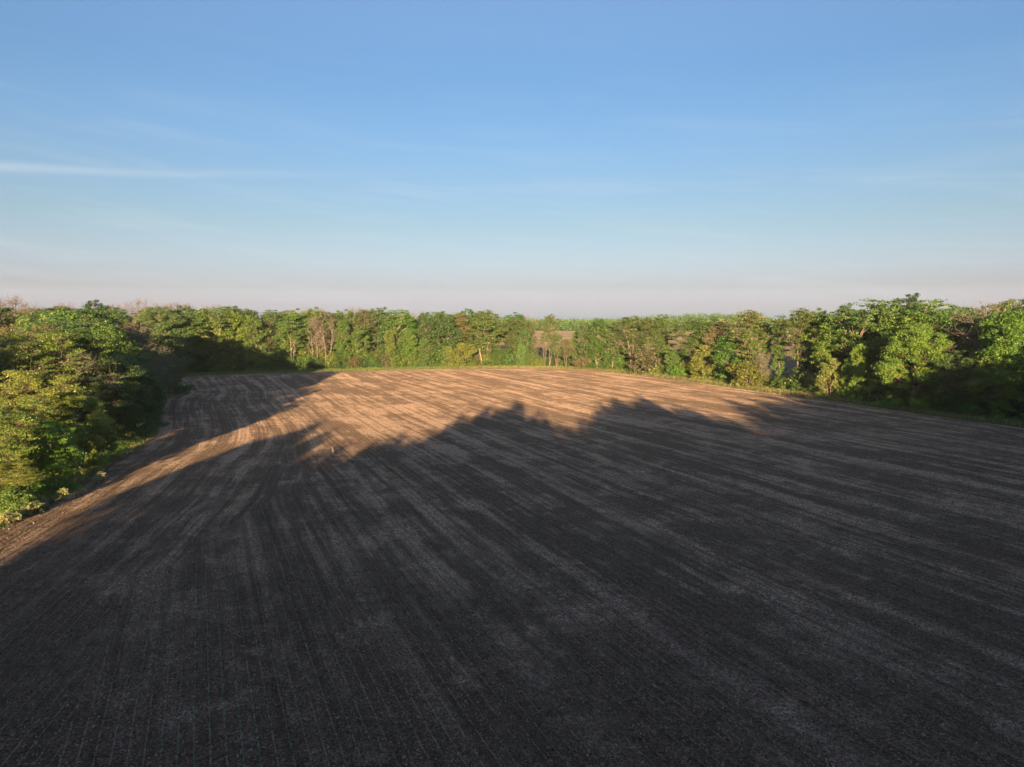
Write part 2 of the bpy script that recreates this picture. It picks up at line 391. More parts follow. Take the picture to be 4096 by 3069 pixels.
# ------------------------------------------------------------------ tree builder
class Tubes:
    def __init__(s): s.v = []; s.q = []; s.n = 0
    def add(s, pts, rad, sides=5):
        pts = np.asarray(pts, float); rad = np.asarray(rad, float); k = len(pts)
        tg = np.gradient(pts, axis=0); tg /= np.linalg.norm(tg, axis=1)[:, None] + 1e-9
        ref = np.array([0.31, 0.95, 0.05]); a = np.cross(tg, ref); a /= np.linalg.norm(a, axis=1)[:, None] + 1e-9
        b = np.cross(tg, a); th = np.arange(sides) * 2 * math.pi / sides
        ring = pts[:, None, :] + rad[:, None, None] * (np.cos(th)[None, :, None] * a[:, None, :] + np.sin(th)[None, :, None] * b[:, None, :])
        s.v.append(ring.reshape(-1, 3)); I = np.arange(k * sides).reshape(k, sides) + s.n
        J = np.roll(I, -1, axis=1)
        s.q.append(np.stack([I[:-1], J[:-1], J[1:], I[1:]], -1).reshape(-1, 4)); s.n += k * sides
    def mesh(s, name, mat): return mesh_np(name, np.vstack(s.v), np.vstack(s.q), mat, smooth=True)
def bend(p, q, r, k=5, sag=0.1):
    p = np.array(p, float); q = np.array(q, float); L_ = np.linalg.norm(q - p)
    t = np.linspace(0, 1, k)[:, None]; mid = (p + q) / 2 + r.normal(0, 1, 3) * L_ * 0.09 + np.array([0, 0, -sag * L_])
    return (1 - t) ** 2 * p + 2 * t * (1 - t) * mid + t * t * q
def leaves(r, cen, rad, n, size, flat=0.5, up=0.5, tint=None):
    """leaf quads in flattened clumps; cen (k,3), rad (k,)"""
    k = len(cen); ci = r.integers(0, k, n)
    d = r.normal(0, 1, (n, 3)); d /= np.linalg.norm(d, axis=1)[:, None]
    rr = r.random(n) ** 0.5 * np.where(r.random(n) < 0.12, 1.5, 1.0)
    off = d * rr[:, None] * rad[ci][:, None]; off[:, 2] *= flat
    P = cen[ci] + off
    nrm = d * 0.6 + r.normal(0, 0.55, (n, 3)); nrm[:, 2] += up; nrm /= np.linalg.norm(nrm, axis=1)[:, None]
    a = np.cross(nrm, r.normal(0, 1, (n, 3))); a /= np.linalg.norm(a, axis=1)[:, None]; b = np.cross(nrm, a)
    sz = size * (0.6 + 0.8 * r.random(n))[:, None]
    a = a * sz * 0.5; b = b * sz * (0.28 + 0.14 * r.random(n))[:, None]
    fold = nrm * sz * 0.08
    V = np.stack([P - a, P - b * 1.0 + fold, P + a, P + b + fold], 1).reshape(-1, 3)
    Q = np.arange(4 * n).reshape(n, 4)
    ct = r.random(k) if tint is None else tint
    tv = np.clip(0.55 * ct[ci] + 0.45 * r.random(n), 0, 1)
    return V, Q, np.repeat(tv, 4)
def make_tree(name, seed, H, R, zb, nl, per, nleaf, lsize, crad, mleaf='leaf', mbark='bark', flat=0.45, shape=0.55,
              forks=1, trunk_r=0.017, lobe=0.42, up=0.5, fill=0.0, twigs=0, skirt=0.0, floor=0.8):
    """returns (crown mesh or None, trunk mesh). zb = height of lowest foliage; forks = stems from the base"""
    r = np.random.default_rng(seed); T = Tubes(); ms = min(1.0, H / 13.0)
    lobes = []; ga = 2.39996; th0 = r.random() * 6.28
    for i in range(nl):
        f = (i + 0.5) / nl
        z = zb + (H - zb) * (0.10 + 0.80 * f ** 0.85)
        fz = (z - zb) / (H - zb)
        prof = (1 - abs(fz - shape) ** 1.8 / max(shape, 1 - shape) ** 1.8) ** 0.5
        rad = R * max(prof, 0.12) * (0.35 + 0.42 * r.random() if i < nl - 1 else 0.15)
        th = th0 + i * ga + r.normal(0, 0.35)
        lobes.append((np.array([rad * math.cos(th), rad * math.sin(th), z]), R * lobe * (0.7 + 0.5 * r.random()) * (1 - 0.3 * max(0, fz - .6))))
    stems = []
    for k in range(forks):
        a = r.random() * 6.28
        top = np.array([math.cos(a), math.sin(a), 0]) * (R * (0.10 if forks == 1 else 0.32)) + np.array([0, 0, zb + (H - zb) * 0.55])
        base = np.array([math.cos(a), math.sin(a), 0]) * (0 if forks == 1 else 0.25)
        P = bend(base, top, r, 8, -0.02); rr = H * trunk_r * np.linspace(1.0, 0.38, 8) * (1 if forks == 1 else 0.72); rr[0] *= 1.35
        P[0, 2] = -0.3
        T.add(P, rr, 7); stems.append((P, rr))
    cen = []; cr = []
    for c, lr in lobes:
        P, rr = stems[int(np.argmin([np.linalg.norm(s[0][-1][:2] - c[:2]) for s in stems]))]
        zz = max(zb * 0.55, c[2] - 0.75 * math.hypot(c[0], c[1]) - 0.1 * H)
        j = int(np.clip(np.searchsorted(P[:, 2], zz), 2, len(P) - 1))
        q = bend(P[j], c, r, 7, 0.06); lrad = np.linspace(rr[j] * 0.62, 0.05 * ms, 7)
        T.add(q, lrad, 5)
        for m in range(per):
            d = r.normal(0, 1, 3); d /= np.linalg.norm(d); d[2] = d[2] * 0.75 + 0.12
            e = c + d * lr * (0.55 + 0.45 * r.random())
            if e[2] > H: e[2] = H - 0.3 * r.random()
            if e[2] < zb * floor: e[2] = zb * floor + r.random()
            jj = r.integers(3, 7)
            T.add(bend(q[jj], e, r, 4, 0.05), np.linspace(max(lrad[jj] * 0.55, 0.03 * ms), 0.010 * ms, 4), 3)
            cen.append(e); cr.append(crad * (0.45 + 1.1 * r.random() ** 1.5))
            if twigs:
                for _ in range(twigs):
                    d2 = r.normal(0, 1, 3) + 0.5 * d; d2[2] = abs(d2[2]) * 0.9; d2 /= np.linalg.norm(d2)
                    s0 = q[jj] + (e - q[jj]) * (0.45 + 0.55 * r.random()); e2 = s0 + d2 * (0.8 + 1.3 * r.random())
                    T.add(bend(s0, e2, r, 3, 0), np.array([0.022, 0.014, 0.006]) * (1 if H < 30 else 1.4), 3)
    crown = None
    if nleaf:
        cen = np.array(cen); cr = np.array(cr)
        if skirt > 0:                                          # foliage right down to the ground
            k = int(len(cen) * skirt); th = r.random(k) * 6.28; z = r.random(k) * zb * 1.1 + 0.3; rd = R * (0.35 + 0.6 * r.random(k))
            cen = np.vstack([cen, np.stack([rd * np.cos(th), rd * np.sin(th), z], 1)]); cr = np.concatenate([cr, crad * (0.6 + 0.8 * r.random(k))])
        V, Q, tv = leaves(r, cen, cr, nleaf, lsize, flat, up)
        crown = mesh_np(name + '_crown', V, Q, M[mleaf], tv)
    return crown, T.mesh(name + '_trunk', M[mbark])

PROTO = {}
def P_(key, **kw): PROTO[key] = (make_tree(key, **kw), kw['H'])
# near (leaf about 0.25 m at 70-130 m)
P_('n_round', seed=1, H=14, R=5.6, zb=2.0, nl=14, per=22, nleaf=85000, lsize=0.2, crad=0.95, mleaf='leaf', flat=0.55, shape=0.5, skirt=0.12)
P_('n_yellow', seed=2, H=13, R=4.6, zb=1.6, nl=15, per=20, nleaf=70000, lsize=0.18, crad=0.75, mleaf='leaf_yellow', flat=0.6, shape=0.45, forks=3, lobe=0.36, skirt=0.1)
P_('n_feather', seed=3, H=15, R=6.2, zb=4.0, nl=15, per=18, nleaf=46000, lsize=0.18, crad=1.05, mleaf='leaf_yellow', mbark='bark', flat=0.28, shape=0.7, forks=2, up=0.8, twigs=2, trunk_r=0.010)
P_('n_dark', seed=4, H=17, R=6.0, zb=2.5, nl=16, per=22, nleaf=85000, lsize=0.21, crad=1.0, mleaf='leaf_dark', flat=0.5, shape=0.55, skirt=0.1)
P_('n_airy', seed=5, H=20, R=7.0, zb=8, nl=16, per=18, nleaf=44000, lsize=0.2, crad=1.2, mleaf='leaf', mbark='bark_pale', flat=0.3, shape=0.72, forks=2, up=0.8, twigs=2)
# middle distance
P_('m_round', seed=11, H=22, R=7.0, zb=2.6, nl=17, per=17, nleaf=27000, lsize=0.38, crad=1.25, mleaf='leaf', flat=0.5, skirt=0.14, shape=0.55)
P_('m_dark', seed=12, H=21, R=6.6, zb=2.2, nl=17, per=17, nleaf=27000, lsize=0.38, crad=1.2, mleaf='leaf_dark', flat=0.5, skirt=0.14, shape=0.55)
P_('m_layer', seed=13, H=23, R=7.6, zb=4.5, nl=16, per=15, nleaf=20000, lsize=0.38, crad=1.45, mleaf='leaf', mbark='bark_pale', flat=0.25, shape=0.7, forks=2, up=0.9)
P_('m_airy', seed=14, H=24, R=7.6, zb=7, nl=15, per=15, nleaf=17000, lsize=0.36, crad=1.5, mleaf='leaf_olive', mbark='bark', flat=0.32, shape=0.75, forks=2, up=0.8, twigs=2)
P_('m_brown', seed=15, H=22, R=6.6, zb=7, nl=16, per=15, nleaf=17000, lsize=0.36, crad=1.4, mleaf='leaf_brown', mbark='bark', flat=0.45, shape=0.65, forks=2, twigs=2)
P_('m_tall', seed=16, H=24, R=5.2, zb=2.4, nl=18, per=15, nleaf=23000, lsize=0.37, crad=1.15, mleaf='leaf', flat=0.6, skirt=0.14, shape=0.5)
P_('m_small', seed=17, H=13, R=5.0, zb=2, nl=13, per=15, nleaf=15000, lsize=0.34, crad=1.1, mleaf='leaf', flat=0.5, shape=0.5, forks=2, skirt=0.15)
P_('m_smally', seed=18, H=11, R=4.8, zb=1.2, nl=12, per=15, nleaf=14000, lsize=0.32, crad=1.0, mleaf='leaf_yellow', flat=0.55, shape=0.45, forks=3, skirt=0.2)
P_('bare', seed=21, H=22, R=7.5, zb=6.5, nl=15, per=11, nleaf=0, lsize=0, crad=1, mbark='twig', shape=0.7, forks=2, twigs=4, trunk_r=0.014)
P_('bare_far', seed=22, H=26, R=8.0, zb=9, nl=14, per=13, nleaf=0, lsize=0, crad=1, mbark='twig', shape=0.7, forks=1, twigs=9, trunk_r=0.015)
P_('bare_low', seed=23, H=15, R=6.0, zb=4, nl=13, per=13, nleaf=2200, lsize=0.25, crad=1.1, mleaf='leaf', mbark='twig', shape=0.65, forks=3, twigs=7, trunk_r=0.014)
# shrubs
P_('s_green', seed=31, H=4.5, R=3.0, zb=0.4, nl=9, per=12, nleaf=7500, lsize=0.27, crad=0.75, mleaf='leaf', flat=0.6, shape=0.4, forks=3, skirt=0.3)
P_('s_dark', seed=32, H=5.5, R=3.2, zb=0.4, nl=9, per=12, nleaf=7500, lsize=0.28, crad=0.8, mleaf='leaf_dark', flat=0.6, shape=0.4, forks=3, skirt=0.3)
P_('s_yellow', seed=33, H=5.0, R=3.1, zb=0.4, nl=9, per=12, nleaf=7000, lsize=0.27, crad=0.7, mleaf='leaf_yellow', flat=0.6, shape=0.45, forks=3, skirt=0.3)
P_('s_brown', seed=34, H=4.0, R=2.6, zb=0.4, nl=9, per=12, nleaf=2600, lsize=0.30, crad=0.7, mleaf='leaf_brown', flat=0.6, shape=0.5, forks=3, skirt=0.3, twigs=2)
P_('n_shrub', seed=35, H=4.0, R=2.8, zb=0.3, nl=9, per=14, nleaf=15000, lsize=0.20, crad=0.6, mleaf='leaf', flat=0.6, shape=0.4, forks=3, skirt=0.3)

KIND = {'bare': 'bare_tree', 'bare_far': 'bare_tree', 'bare_low': 'bare_tree'}
R0 = random.Random(7)
PLACED = []                                             # (x, y, crown radius) of every tree, to keep them apart
def place(key, x, y, h, label, group=None, wide=1.0, rz=None, color=None, lean=0.0, cat=None, name=None):
    (crown, trunk), H = PROTO[key]
    nm = name or (KIND.get(key) or ('shrub' if key[0] == 's' or key == 'n_shrub' else 'leafy_tree'))
    s = h / H
    t = empty(nm, (x, y, -0.35), R0.uniform(0, 6.28) if rz is None else rz, (s * wide, s * wide, s))
    if lean: t.rotation_euler[0] = lean
    tag(t, label, cat or ('shrub' if nm == 'shrub' else 'tree'), group)
    if crown:
        c = obj('crown', crown, t)
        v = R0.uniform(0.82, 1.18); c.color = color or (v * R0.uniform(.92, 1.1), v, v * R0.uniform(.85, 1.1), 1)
    obj('stems' if nm == 'shrub' else 'trunk', trunk, t)
    PLACED.append((x, y, 2.2 if nm == 'shrub' else 5.0 * wide * s ** 0.5, nm))
    return t
def put(key, px, Y, top, label, **kw):                  # by column in the photograph, distance and the row of its top
    h = z_at(top, Y) + 0.1
    return place(key, x_at(px, Y, h * 0.6), Y, h, label, **kw)

# ------------------------------------------------------------------ the woods round the field
# left wood, sunlit end near the viewpoint
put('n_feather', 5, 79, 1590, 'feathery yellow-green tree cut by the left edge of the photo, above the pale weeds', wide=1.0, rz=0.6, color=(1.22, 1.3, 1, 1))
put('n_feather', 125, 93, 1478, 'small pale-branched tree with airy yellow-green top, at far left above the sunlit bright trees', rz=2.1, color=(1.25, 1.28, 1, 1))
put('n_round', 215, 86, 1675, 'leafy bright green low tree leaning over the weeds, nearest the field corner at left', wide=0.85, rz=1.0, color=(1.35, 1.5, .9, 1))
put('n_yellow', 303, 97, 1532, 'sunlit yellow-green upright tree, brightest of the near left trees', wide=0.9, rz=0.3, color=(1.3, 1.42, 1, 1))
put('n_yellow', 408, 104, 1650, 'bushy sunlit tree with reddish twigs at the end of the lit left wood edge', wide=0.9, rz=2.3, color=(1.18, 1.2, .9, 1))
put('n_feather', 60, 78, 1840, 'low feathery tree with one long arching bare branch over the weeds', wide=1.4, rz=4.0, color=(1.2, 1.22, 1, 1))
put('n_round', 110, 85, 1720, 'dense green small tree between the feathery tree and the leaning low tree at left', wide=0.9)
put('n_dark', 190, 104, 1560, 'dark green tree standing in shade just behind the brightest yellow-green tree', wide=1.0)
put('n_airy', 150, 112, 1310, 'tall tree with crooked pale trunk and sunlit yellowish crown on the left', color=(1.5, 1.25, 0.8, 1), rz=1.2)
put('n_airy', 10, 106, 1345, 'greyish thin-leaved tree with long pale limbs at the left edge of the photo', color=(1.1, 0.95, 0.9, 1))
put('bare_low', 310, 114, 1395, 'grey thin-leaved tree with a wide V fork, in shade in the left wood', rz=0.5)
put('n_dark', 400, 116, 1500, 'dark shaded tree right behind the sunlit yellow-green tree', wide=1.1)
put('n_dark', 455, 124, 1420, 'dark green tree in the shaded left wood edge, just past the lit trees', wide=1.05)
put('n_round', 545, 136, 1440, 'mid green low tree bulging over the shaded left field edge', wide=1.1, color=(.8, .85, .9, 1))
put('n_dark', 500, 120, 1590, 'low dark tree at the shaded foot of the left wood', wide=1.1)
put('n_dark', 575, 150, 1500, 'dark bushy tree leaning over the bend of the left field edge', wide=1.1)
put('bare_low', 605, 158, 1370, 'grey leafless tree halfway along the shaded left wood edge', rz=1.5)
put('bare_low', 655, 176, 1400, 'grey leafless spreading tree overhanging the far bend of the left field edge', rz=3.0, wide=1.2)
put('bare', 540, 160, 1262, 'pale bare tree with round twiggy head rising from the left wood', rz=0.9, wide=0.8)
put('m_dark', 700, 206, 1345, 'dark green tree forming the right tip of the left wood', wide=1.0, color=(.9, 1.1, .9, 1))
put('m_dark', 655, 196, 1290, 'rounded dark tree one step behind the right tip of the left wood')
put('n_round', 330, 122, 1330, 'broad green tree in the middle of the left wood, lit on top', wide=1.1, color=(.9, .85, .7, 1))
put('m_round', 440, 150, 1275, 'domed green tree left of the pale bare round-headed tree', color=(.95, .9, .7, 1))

def Yb(px): return float(np.interp(px, [700, 1200, 1700, 2100, 2500, 2900, 3300, 3700, 4096], [281, 291, 314, 322, 285, 236, 196, 168, 152]))
# far treeline, left to right
BACK = [
 ('m_layer', 760, 4, 1250, 'half-shaded layered tree at the left end of the far treeline', {}),
 ('m_layer', 850, 3, 1232, 'broad layered bright green tree, tallest at the left of the far treeline', dict(wide=1.25)),
 ('m_round', 930, 4, 1238, 'layered bright green tree whose foot is in the slanting shade', dict(color=(1.2, 1.2, .8, 1))),
 ('m_tall', 1015, 1, 1250, 'upright narrow green tree with light trunk in the far treeline', {}),
 ('m_airy', 1085, 8, 1245, 'thin airy tree set back in a dark gap of the far treeline', {}),
 ('m_layer', 1160, 0, 1262, 'wide green tree with a bare orange-lit trunk showing under its crown', dict(wide=1.0)),
 ('bare', 1262, 1, 1262, 'left one of the two pale bare trees in the far treeline', dict(wide=.95)),
 ('bare', 1300, 0, 1240, 'right and taller one of the two pale bare trees in the far treeline', dict(wide=1.1)),
 ('m_tall', 1370, 0, 1268, 'slim green tree with forked trunk right of the two pale bare trees', dict(wide=.8)),
 ('m_layer', 1440, 0, 1300, 'flat-topped mid green tree second to the right of the two bare trees', {}),
 ('m_brown', 1455, 8, 1240, 'brownish budding tree showing behind a flat-topped green one', {}),
 ('m_dark', 1515, 10, 1228, 'dark round treetop standing above its neighbours in the far treeline', {}),
 ('m_tall', 1562, -1, 1305, 'narrow olive column of foliage in the far treeline', dict(wide=.7, color=(1.15, 1.0, .9, 1))),
 ('m_layer', 1595, 6, 1238, 'bright layered tree behind the olive column', dict(color=(1.1, 1.25, .9, 1))),
 ('m_tall', 1640, -1, 1312, 'fresh bright green vine-covered tree right of the olive column', dict(color=(1.0, 1.12, .9, 1))),
 ('m_dark', 1705, 3, 1268, 'dark rounded tree, left of a pair of dark domes in the far treeline', {}),
 ('m_dark', 1790, 3, 1264, 'dark rounded tree, right of a pair of dark domes in the far treeline', dict(wide=1.1)),
 ('m_round', 1700, -2, 1345, 'lower green tree in front of the pair of dark domes', {}),
 ('m_brown', 1835, 10, 1254, 'brownish treetop behind the right dark dome', {}),
 ('m_dark', 1945, 2, 1255, 'largest dark round crown, with bare leaning trunk, at the right end of the closed far treeline', dict(wide=1.35, color=(1.15, 1.1, .9, 1))),
 ('m_smally', 1850, -5, 1372, 'low wide light olive tree in front of the largest dark crown', dict(wide=1.4)),
 ('m_smally', 1795, -4, 1385, 'small light olive tree left of the low wide olive tree', {}),
 ('m_small', 1990, -2, 1400, 'small green tree at the foot of the largest dark crown', {}),
 ('m_airy', 2055, 4, 1266, 'thin-leaved tree right of the largest dark crown', dict(wide=.9)),
 ('m_dark', 2090, 0, 1305, 'dark green narrow tree at the left side of the gap', dict(wide=.7)),
 ('m_airy', 2110, 8, 1275, 'thin greyish tree just left of the gap to the far field', dict(wide=.8)),
 ('m_small', 2085, -4, 1372, 'small light green column at the left side of the gap', dict(wide=.6)),
 ('m_small', 2125, -3, 1400, 'rounded green small tree at the foot of the gap', dict(wide=.8)),
 ('m_airy', 2197, 0, 1252, 'tall slender tree with long bare trunk standing alone in the gap', dict(wide=.62)),
 ('bare', 2178, -4, 1357, 'small dead bleached sapling in the gap', dict(wide=.45)),
 ('m_airy', 2228, -2, 1330, 'small light airy tree right of the slender tree in the gap', dict(wide=.75)),
 ('m_brown', 2265, -5, 1355, 'slim brownish tree on the right side of the gap', dict(wide=.7)),
 ('m_tall', 2300, 2, 1318, 'green tree at the right side of the gap', dict(wide=.6)),
 ('m_dark', 2345, 0, 1290, 'dark tree with bright lit left side, first of the right-hand treeline', dict(wide=.9)),
 ('m_tall', 2395, -2, 1262, 'tall dark green tree with pointed top in the right-hand treeline', dict(wide=1.1, color=(.75, .85, .8, 1))),
 ('m_dark', 2450, 1, 1285, 'dark dense tree right of the pointed tall tree', {}),
 ('m_airy', 2525, -2, 1258, 'olive tree with a fan of pale trunks', dict(wide=1.1)),
 ('m_airy', 2610, 0, 1262, 'olive airy tree with leaning pale limbs, right of the fan-trunked tree', dict(wide=1.0, rz=1.0)),
 ('m_layer', 2655, 4, 1256, 'green layered tree between the airy olive tree and the open V-forked one', dict(wide=.9)),
 ('m_airy', 2775, 0, 1264, 'tree with open V-forked pale trunks in the right-hand treeline', dict(wide=1.1, color=(.8, .95, .8, 1))),
 ('m_layer', 2830, 5, 1262, 'green layered tree behind the V-forked one', dict(wide=.85)),
 ('m_brown', 2875, 2, 1285, 'brownish thin tree with dark forks, right of the V-forked tree', dict(wide=.8)),
 ('m_small', 2690, -5, 1395, 'small tree with fine forked stem before the V-forked tree', dict(wide=.8)),
 ('m_smally', 2815, -5, 1380, 'light olive arching low tree in the right-hand treeline', dict(wide=1.0)),
 ('m_small', 2925, -2, 1330, 'bright green mid-height tree in the right-hand treeline', dict(wide=1.0, color=(1.05, 1.1, .9, 1))),
 ('m_airy', 3010, 1, 1234, 'high rounded airy crown standing above the right-hand treeline', dict(wide=1.15)),
 ('m_layer', 3030, 0, 1290, 'green layered tree under the high airy crown', dict(wide=.85)),
 ('bare_low', 3052, -3, 1402, 'tangle of bleached arching dead branches in the right-hand treeline', dict(wide=.9)),
 ('m_tall', 3118, 1, 1258, 'slim dark-trunked tree beside the view of the far field', dict(wide=.5)),
 ('m_airy', 3212, 2, 1226, 'tall thin olive tree right of the view of the far field', dict(wide=.95)),
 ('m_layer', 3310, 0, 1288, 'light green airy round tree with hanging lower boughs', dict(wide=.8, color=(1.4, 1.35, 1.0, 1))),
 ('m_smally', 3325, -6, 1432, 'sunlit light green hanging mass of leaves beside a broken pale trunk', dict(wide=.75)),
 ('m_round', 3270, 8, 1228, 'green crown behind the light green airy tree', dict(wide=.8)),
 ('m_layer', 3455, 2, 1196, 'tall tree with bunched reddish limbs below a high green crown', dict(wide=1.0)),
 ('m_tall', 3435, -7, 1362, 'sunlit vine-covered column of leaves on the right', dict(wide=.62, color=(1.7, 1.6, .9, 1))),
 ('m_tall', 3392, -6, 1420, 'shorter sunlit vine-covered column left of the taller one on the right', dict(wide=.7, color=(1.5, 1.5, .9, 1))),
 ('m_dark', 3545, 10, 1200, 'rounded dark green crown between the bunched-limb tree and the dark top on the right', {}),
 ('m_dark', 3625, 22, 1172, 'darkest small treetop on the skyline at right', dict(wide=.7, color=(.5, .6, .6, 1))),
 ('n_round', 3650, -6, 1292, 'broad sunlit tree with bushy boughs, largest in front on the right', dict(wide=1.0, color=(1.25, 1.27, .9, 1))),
 ('m_layer', 3710, 10, 1196, 'bright layered crown behind the broad sunlit tree', dict(wide=1.1, color=(1.2, 1.2, .8, 1))),
 ('m_round', 3800, 6, 1215, 'green tree left of the great pale bare tree', {}),
 ('bare', 3905, 2, 1200, 'great pale bare tree with wide forked limbs on the right', dict(wide=1.2)),
 ('n_dark', 3835, -5, 1400, 'dark shaded tree at the foot of the right wood, between the broad sunlit tree and the bare tree', dict(wide=1.1)),
 ('n_dark', 3940, -7, 1500, 'low dark bushy tree below the great bare tree', dict(wide=1.3)),
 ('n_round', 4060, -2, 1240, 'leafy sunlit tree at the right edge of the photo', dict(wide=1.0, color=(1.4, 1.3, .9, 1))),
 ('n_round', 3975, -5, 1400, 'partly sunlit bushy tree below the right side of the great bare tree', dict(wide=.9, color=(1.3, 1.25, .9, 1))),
 ('m_airy', 4010, 10, 1188, 'thin high crown above the right edge trees', {}),
 ('m_round', 4090, 8, 1190, 'high green crown at the right edge of the photo', {}),
]
for key, px, dy, top, lab, kw in BACK:
    put(key, px, Yb(px) + dy, top, lab, **kw)

# leaning broken trunks standing clear of their leaves
def snag(px, base_py, h, lean, label, r=0.28):
    x, y = ground_at(px, base_py)
    T = Tubes(); rr = np.random.default_rng(int(px))
    P = bend((0, 0, -0.2), (lean, 0.3, h), rr, 7, 0.0); T.add(P, np.linspace(r, r * 0.45, 7), 7)
    T.add(bend(P[4], P[4] + np.array([0.5, 0.1, h * .16]), rr, 4, 0), [r * .35, r * .28, r * .2, r * .1], 5)
    o = obj('broken_trunk', T.mesh('broken_trunk', M['bark_pale'])); o.location = (x, y, 0)
    return tag(o, label, 'dead tree')
snag(3262, 1552, 6.0, -1.5, 'pale broken leaning trunk standing in the shade of the right-hand treeline')
snag(2448, 1462, 6.5, -1.6, 'leaning pale trunk low in the dark trees right of the gap', 0.3)
snag(2778, 1446, 8.0, -2.6, 'thin pale leaning trunk under the V-forked tree', 0.22)
snag(1930, 1462, 9.0, -1.8, 'thick pale leaning trunk under the largest dark crown', 0.42)
snag(1858, 1464, 4.0, 0.5, 'short orange-lit stump under the low wide olive tree', 0.3)

# trees filling the woods behind: look-alikes, told apart by nothing
LW = [tuple(p) for p in EL[::3]]
def fill(poly, n, gap, keys, hfun, label, group, seed, dedge=None, tries=9000, edgecurve=None):
    r = random.Random(seed); xs = [p[0] for p in poly]; ys = [p[1] for p in poly]; k = 0; P = np.array(poly)
    for _ in range(tries):
        if k >= n: break
        x = r.uniform(min(xs), max(xs)); y = r.uniform(min(ys), max(ys))
        if not inside(np.array([x]), np.array([y]), P)[0]: continue
        if edgecurve is not None and nearest(np.array([x]), np.array([y]), edgecurve)[0][0] < dedge: continue
        if any((x - a) ** 2 + (y - b) ** 2 < gap * gap for a, b, c, kd in PLACED if kd != 'shrub'): continue
        d = nearest(np.array([x]), np.array([y]), edgecurve)[0][0] if edgecurve is not None else 20
        key, wt = r.choice(keys)
        place(key, x, y, hfun(x, y, d, r), label, group, wide=r.uniform(.95, 1.15), rz=r.uniform(0, 6.28))
        k += 1
    return k
left_poly = [(-62, 84), (-78, 68), (-140, 150), (-210, 245), (-235, 300), (-140, 300), (-132, 258), (-118, 232), (-106, 205), (-88, 165), (-77, 143), (-68, 126), (-64, 112)]
hl = lambda x, y, d, r: min(9.5 + d * 0.75, 12.5 + (y - 84) * 0.137, 24.6 + max(0, y - 180) * 0.012) + r.uniform(-.8, 1.0)
n1 = fill(left_poly, 40, 6.2, [('n_dark', 0), ('n_round', 0), ('n_airy', 0), ('n_dark', 0)], lambda x, y, d, r: hl(x, y, d, r),
     'leafy tree among the closed crowns of the left wood, behind its edge', 'trees inside the left wood', 3, 4.5, edgecurve=EL)
n2 = fill(left_poly, 45, 7.2, [('m_dark', 0), ('m_round', 0), ('m_layer', 0), ('m_airy', 0), ('m_brown', 0)], hl,
     'leafy tree among the closed crowns of the left wood, behind its edge', 'trees inside the left wood', 4, 6, edgecurve=EL)
back_poly = [(-150, 276), (-135, 262), (-100, 296), (-60, 308), (0, 326), (12, 332), (6, 360), (-60, 352), (-150, 335)]
n3 = fill(back_poly, 44, 7.4, [('m_dark', 0), ('m_round', 0), ('m_layer', 0), ('m_airy', 0), ('m_tall', 0)], lambda x, y, d, r: 25.2 + r.uniform(-1.5, 1.6) + max(0, -x - 40) * 0.012,
     'leafy tree filling the far treeline, behind its front row', 'trees filling the far treeline', 5, 6, edgecurve=EB)
right_poly = [(84, 208), (96, 178), (104, 158), (114, 140), (118, 108), (150, 112), (160, 190), (150, 232), (118, 238), (96, 226)]
n4 = fill(right_poly, 30, 7.4, [('m_dark', 0), ('m_round', 0), ('m_layer', 0), ('m_airy', 0)], lambda x, y, d, r: 25.2 + r.uniform(-1.5, 1.2),
     'leafy tree filling the right wood, behind its edge', 'trees filling the right wood', 6, 6, edgecurve=EB)
# tall twiggy trees rising behind the woods
for i, (px, Y, top) in enumerate([(60, 210, 1172), (20, 200, 1180), (250, 240, 1202), (440, 330, 1208), (480, 335, 1210), (560, 345, 1186), (640, 350, 1205), (680, 352, 1208), (720, 355, 1202), (745, 358, 1208), (850, 360, 1212), (890, 362, 1212), (1235, 365, 1225), (1270, 368, 1224), (1410, 368, 1222), (1620, 370, 1232), (1690, 372, 1238), (2100, 372, 1256)]):
    put('bare_far', px, Y, top, 'tall pinkish grey leafless tree whose twiggy top rises behind the green crowns', group='leafless treetops on the skyline', wide=R0.uniform(.9, 1.2))
put('m_dark', 375, 300, 1200, 'small dark treetop alone on the skyline above the left wood', color=(.6, .7, .8, 1))

# shrubs along the wood edges
def along(curve, a, b, step, r):
    P = np.array(curve); s = np.concatenate([[0], np.cumsum(np.linalg.norm(np.diff(P, axis=0), axis=1))])
    t = a
    while t < b:
        i = min(np.searchsorted(s, t, 'right') - 1, len(P) - 2); f = (t - s[i]) / (s[i + 1] - s[i])
        d = (P[i + 1] - P[i]) / np.linalg.norm(P[i + 1] - P[i])
        yield P[i] + f * (P[i + 1] - P[i]), d, t
        t += step * r.uniform(.8, 1.2)
EBT = catmull([(-150, 262)] + [ground_at(*p) for p in [(700, 1487), (1200, 1480), (1700, 1465), (2100, 1460), (2300, 1466), (2500, 1483), (2700, 1506), (2900, 1530), (3300, 1585), (3700, 1640), (4096, 1680)]] + [(118, 120)])
LT = float(np.sum(np.linalg.norm(np.diff(EL, axis=0), axis=1))); BT = float(np.sum(np.linalg.norm(np.diff(EBT, axis=0), axis=1)))
r = random.Random(12)
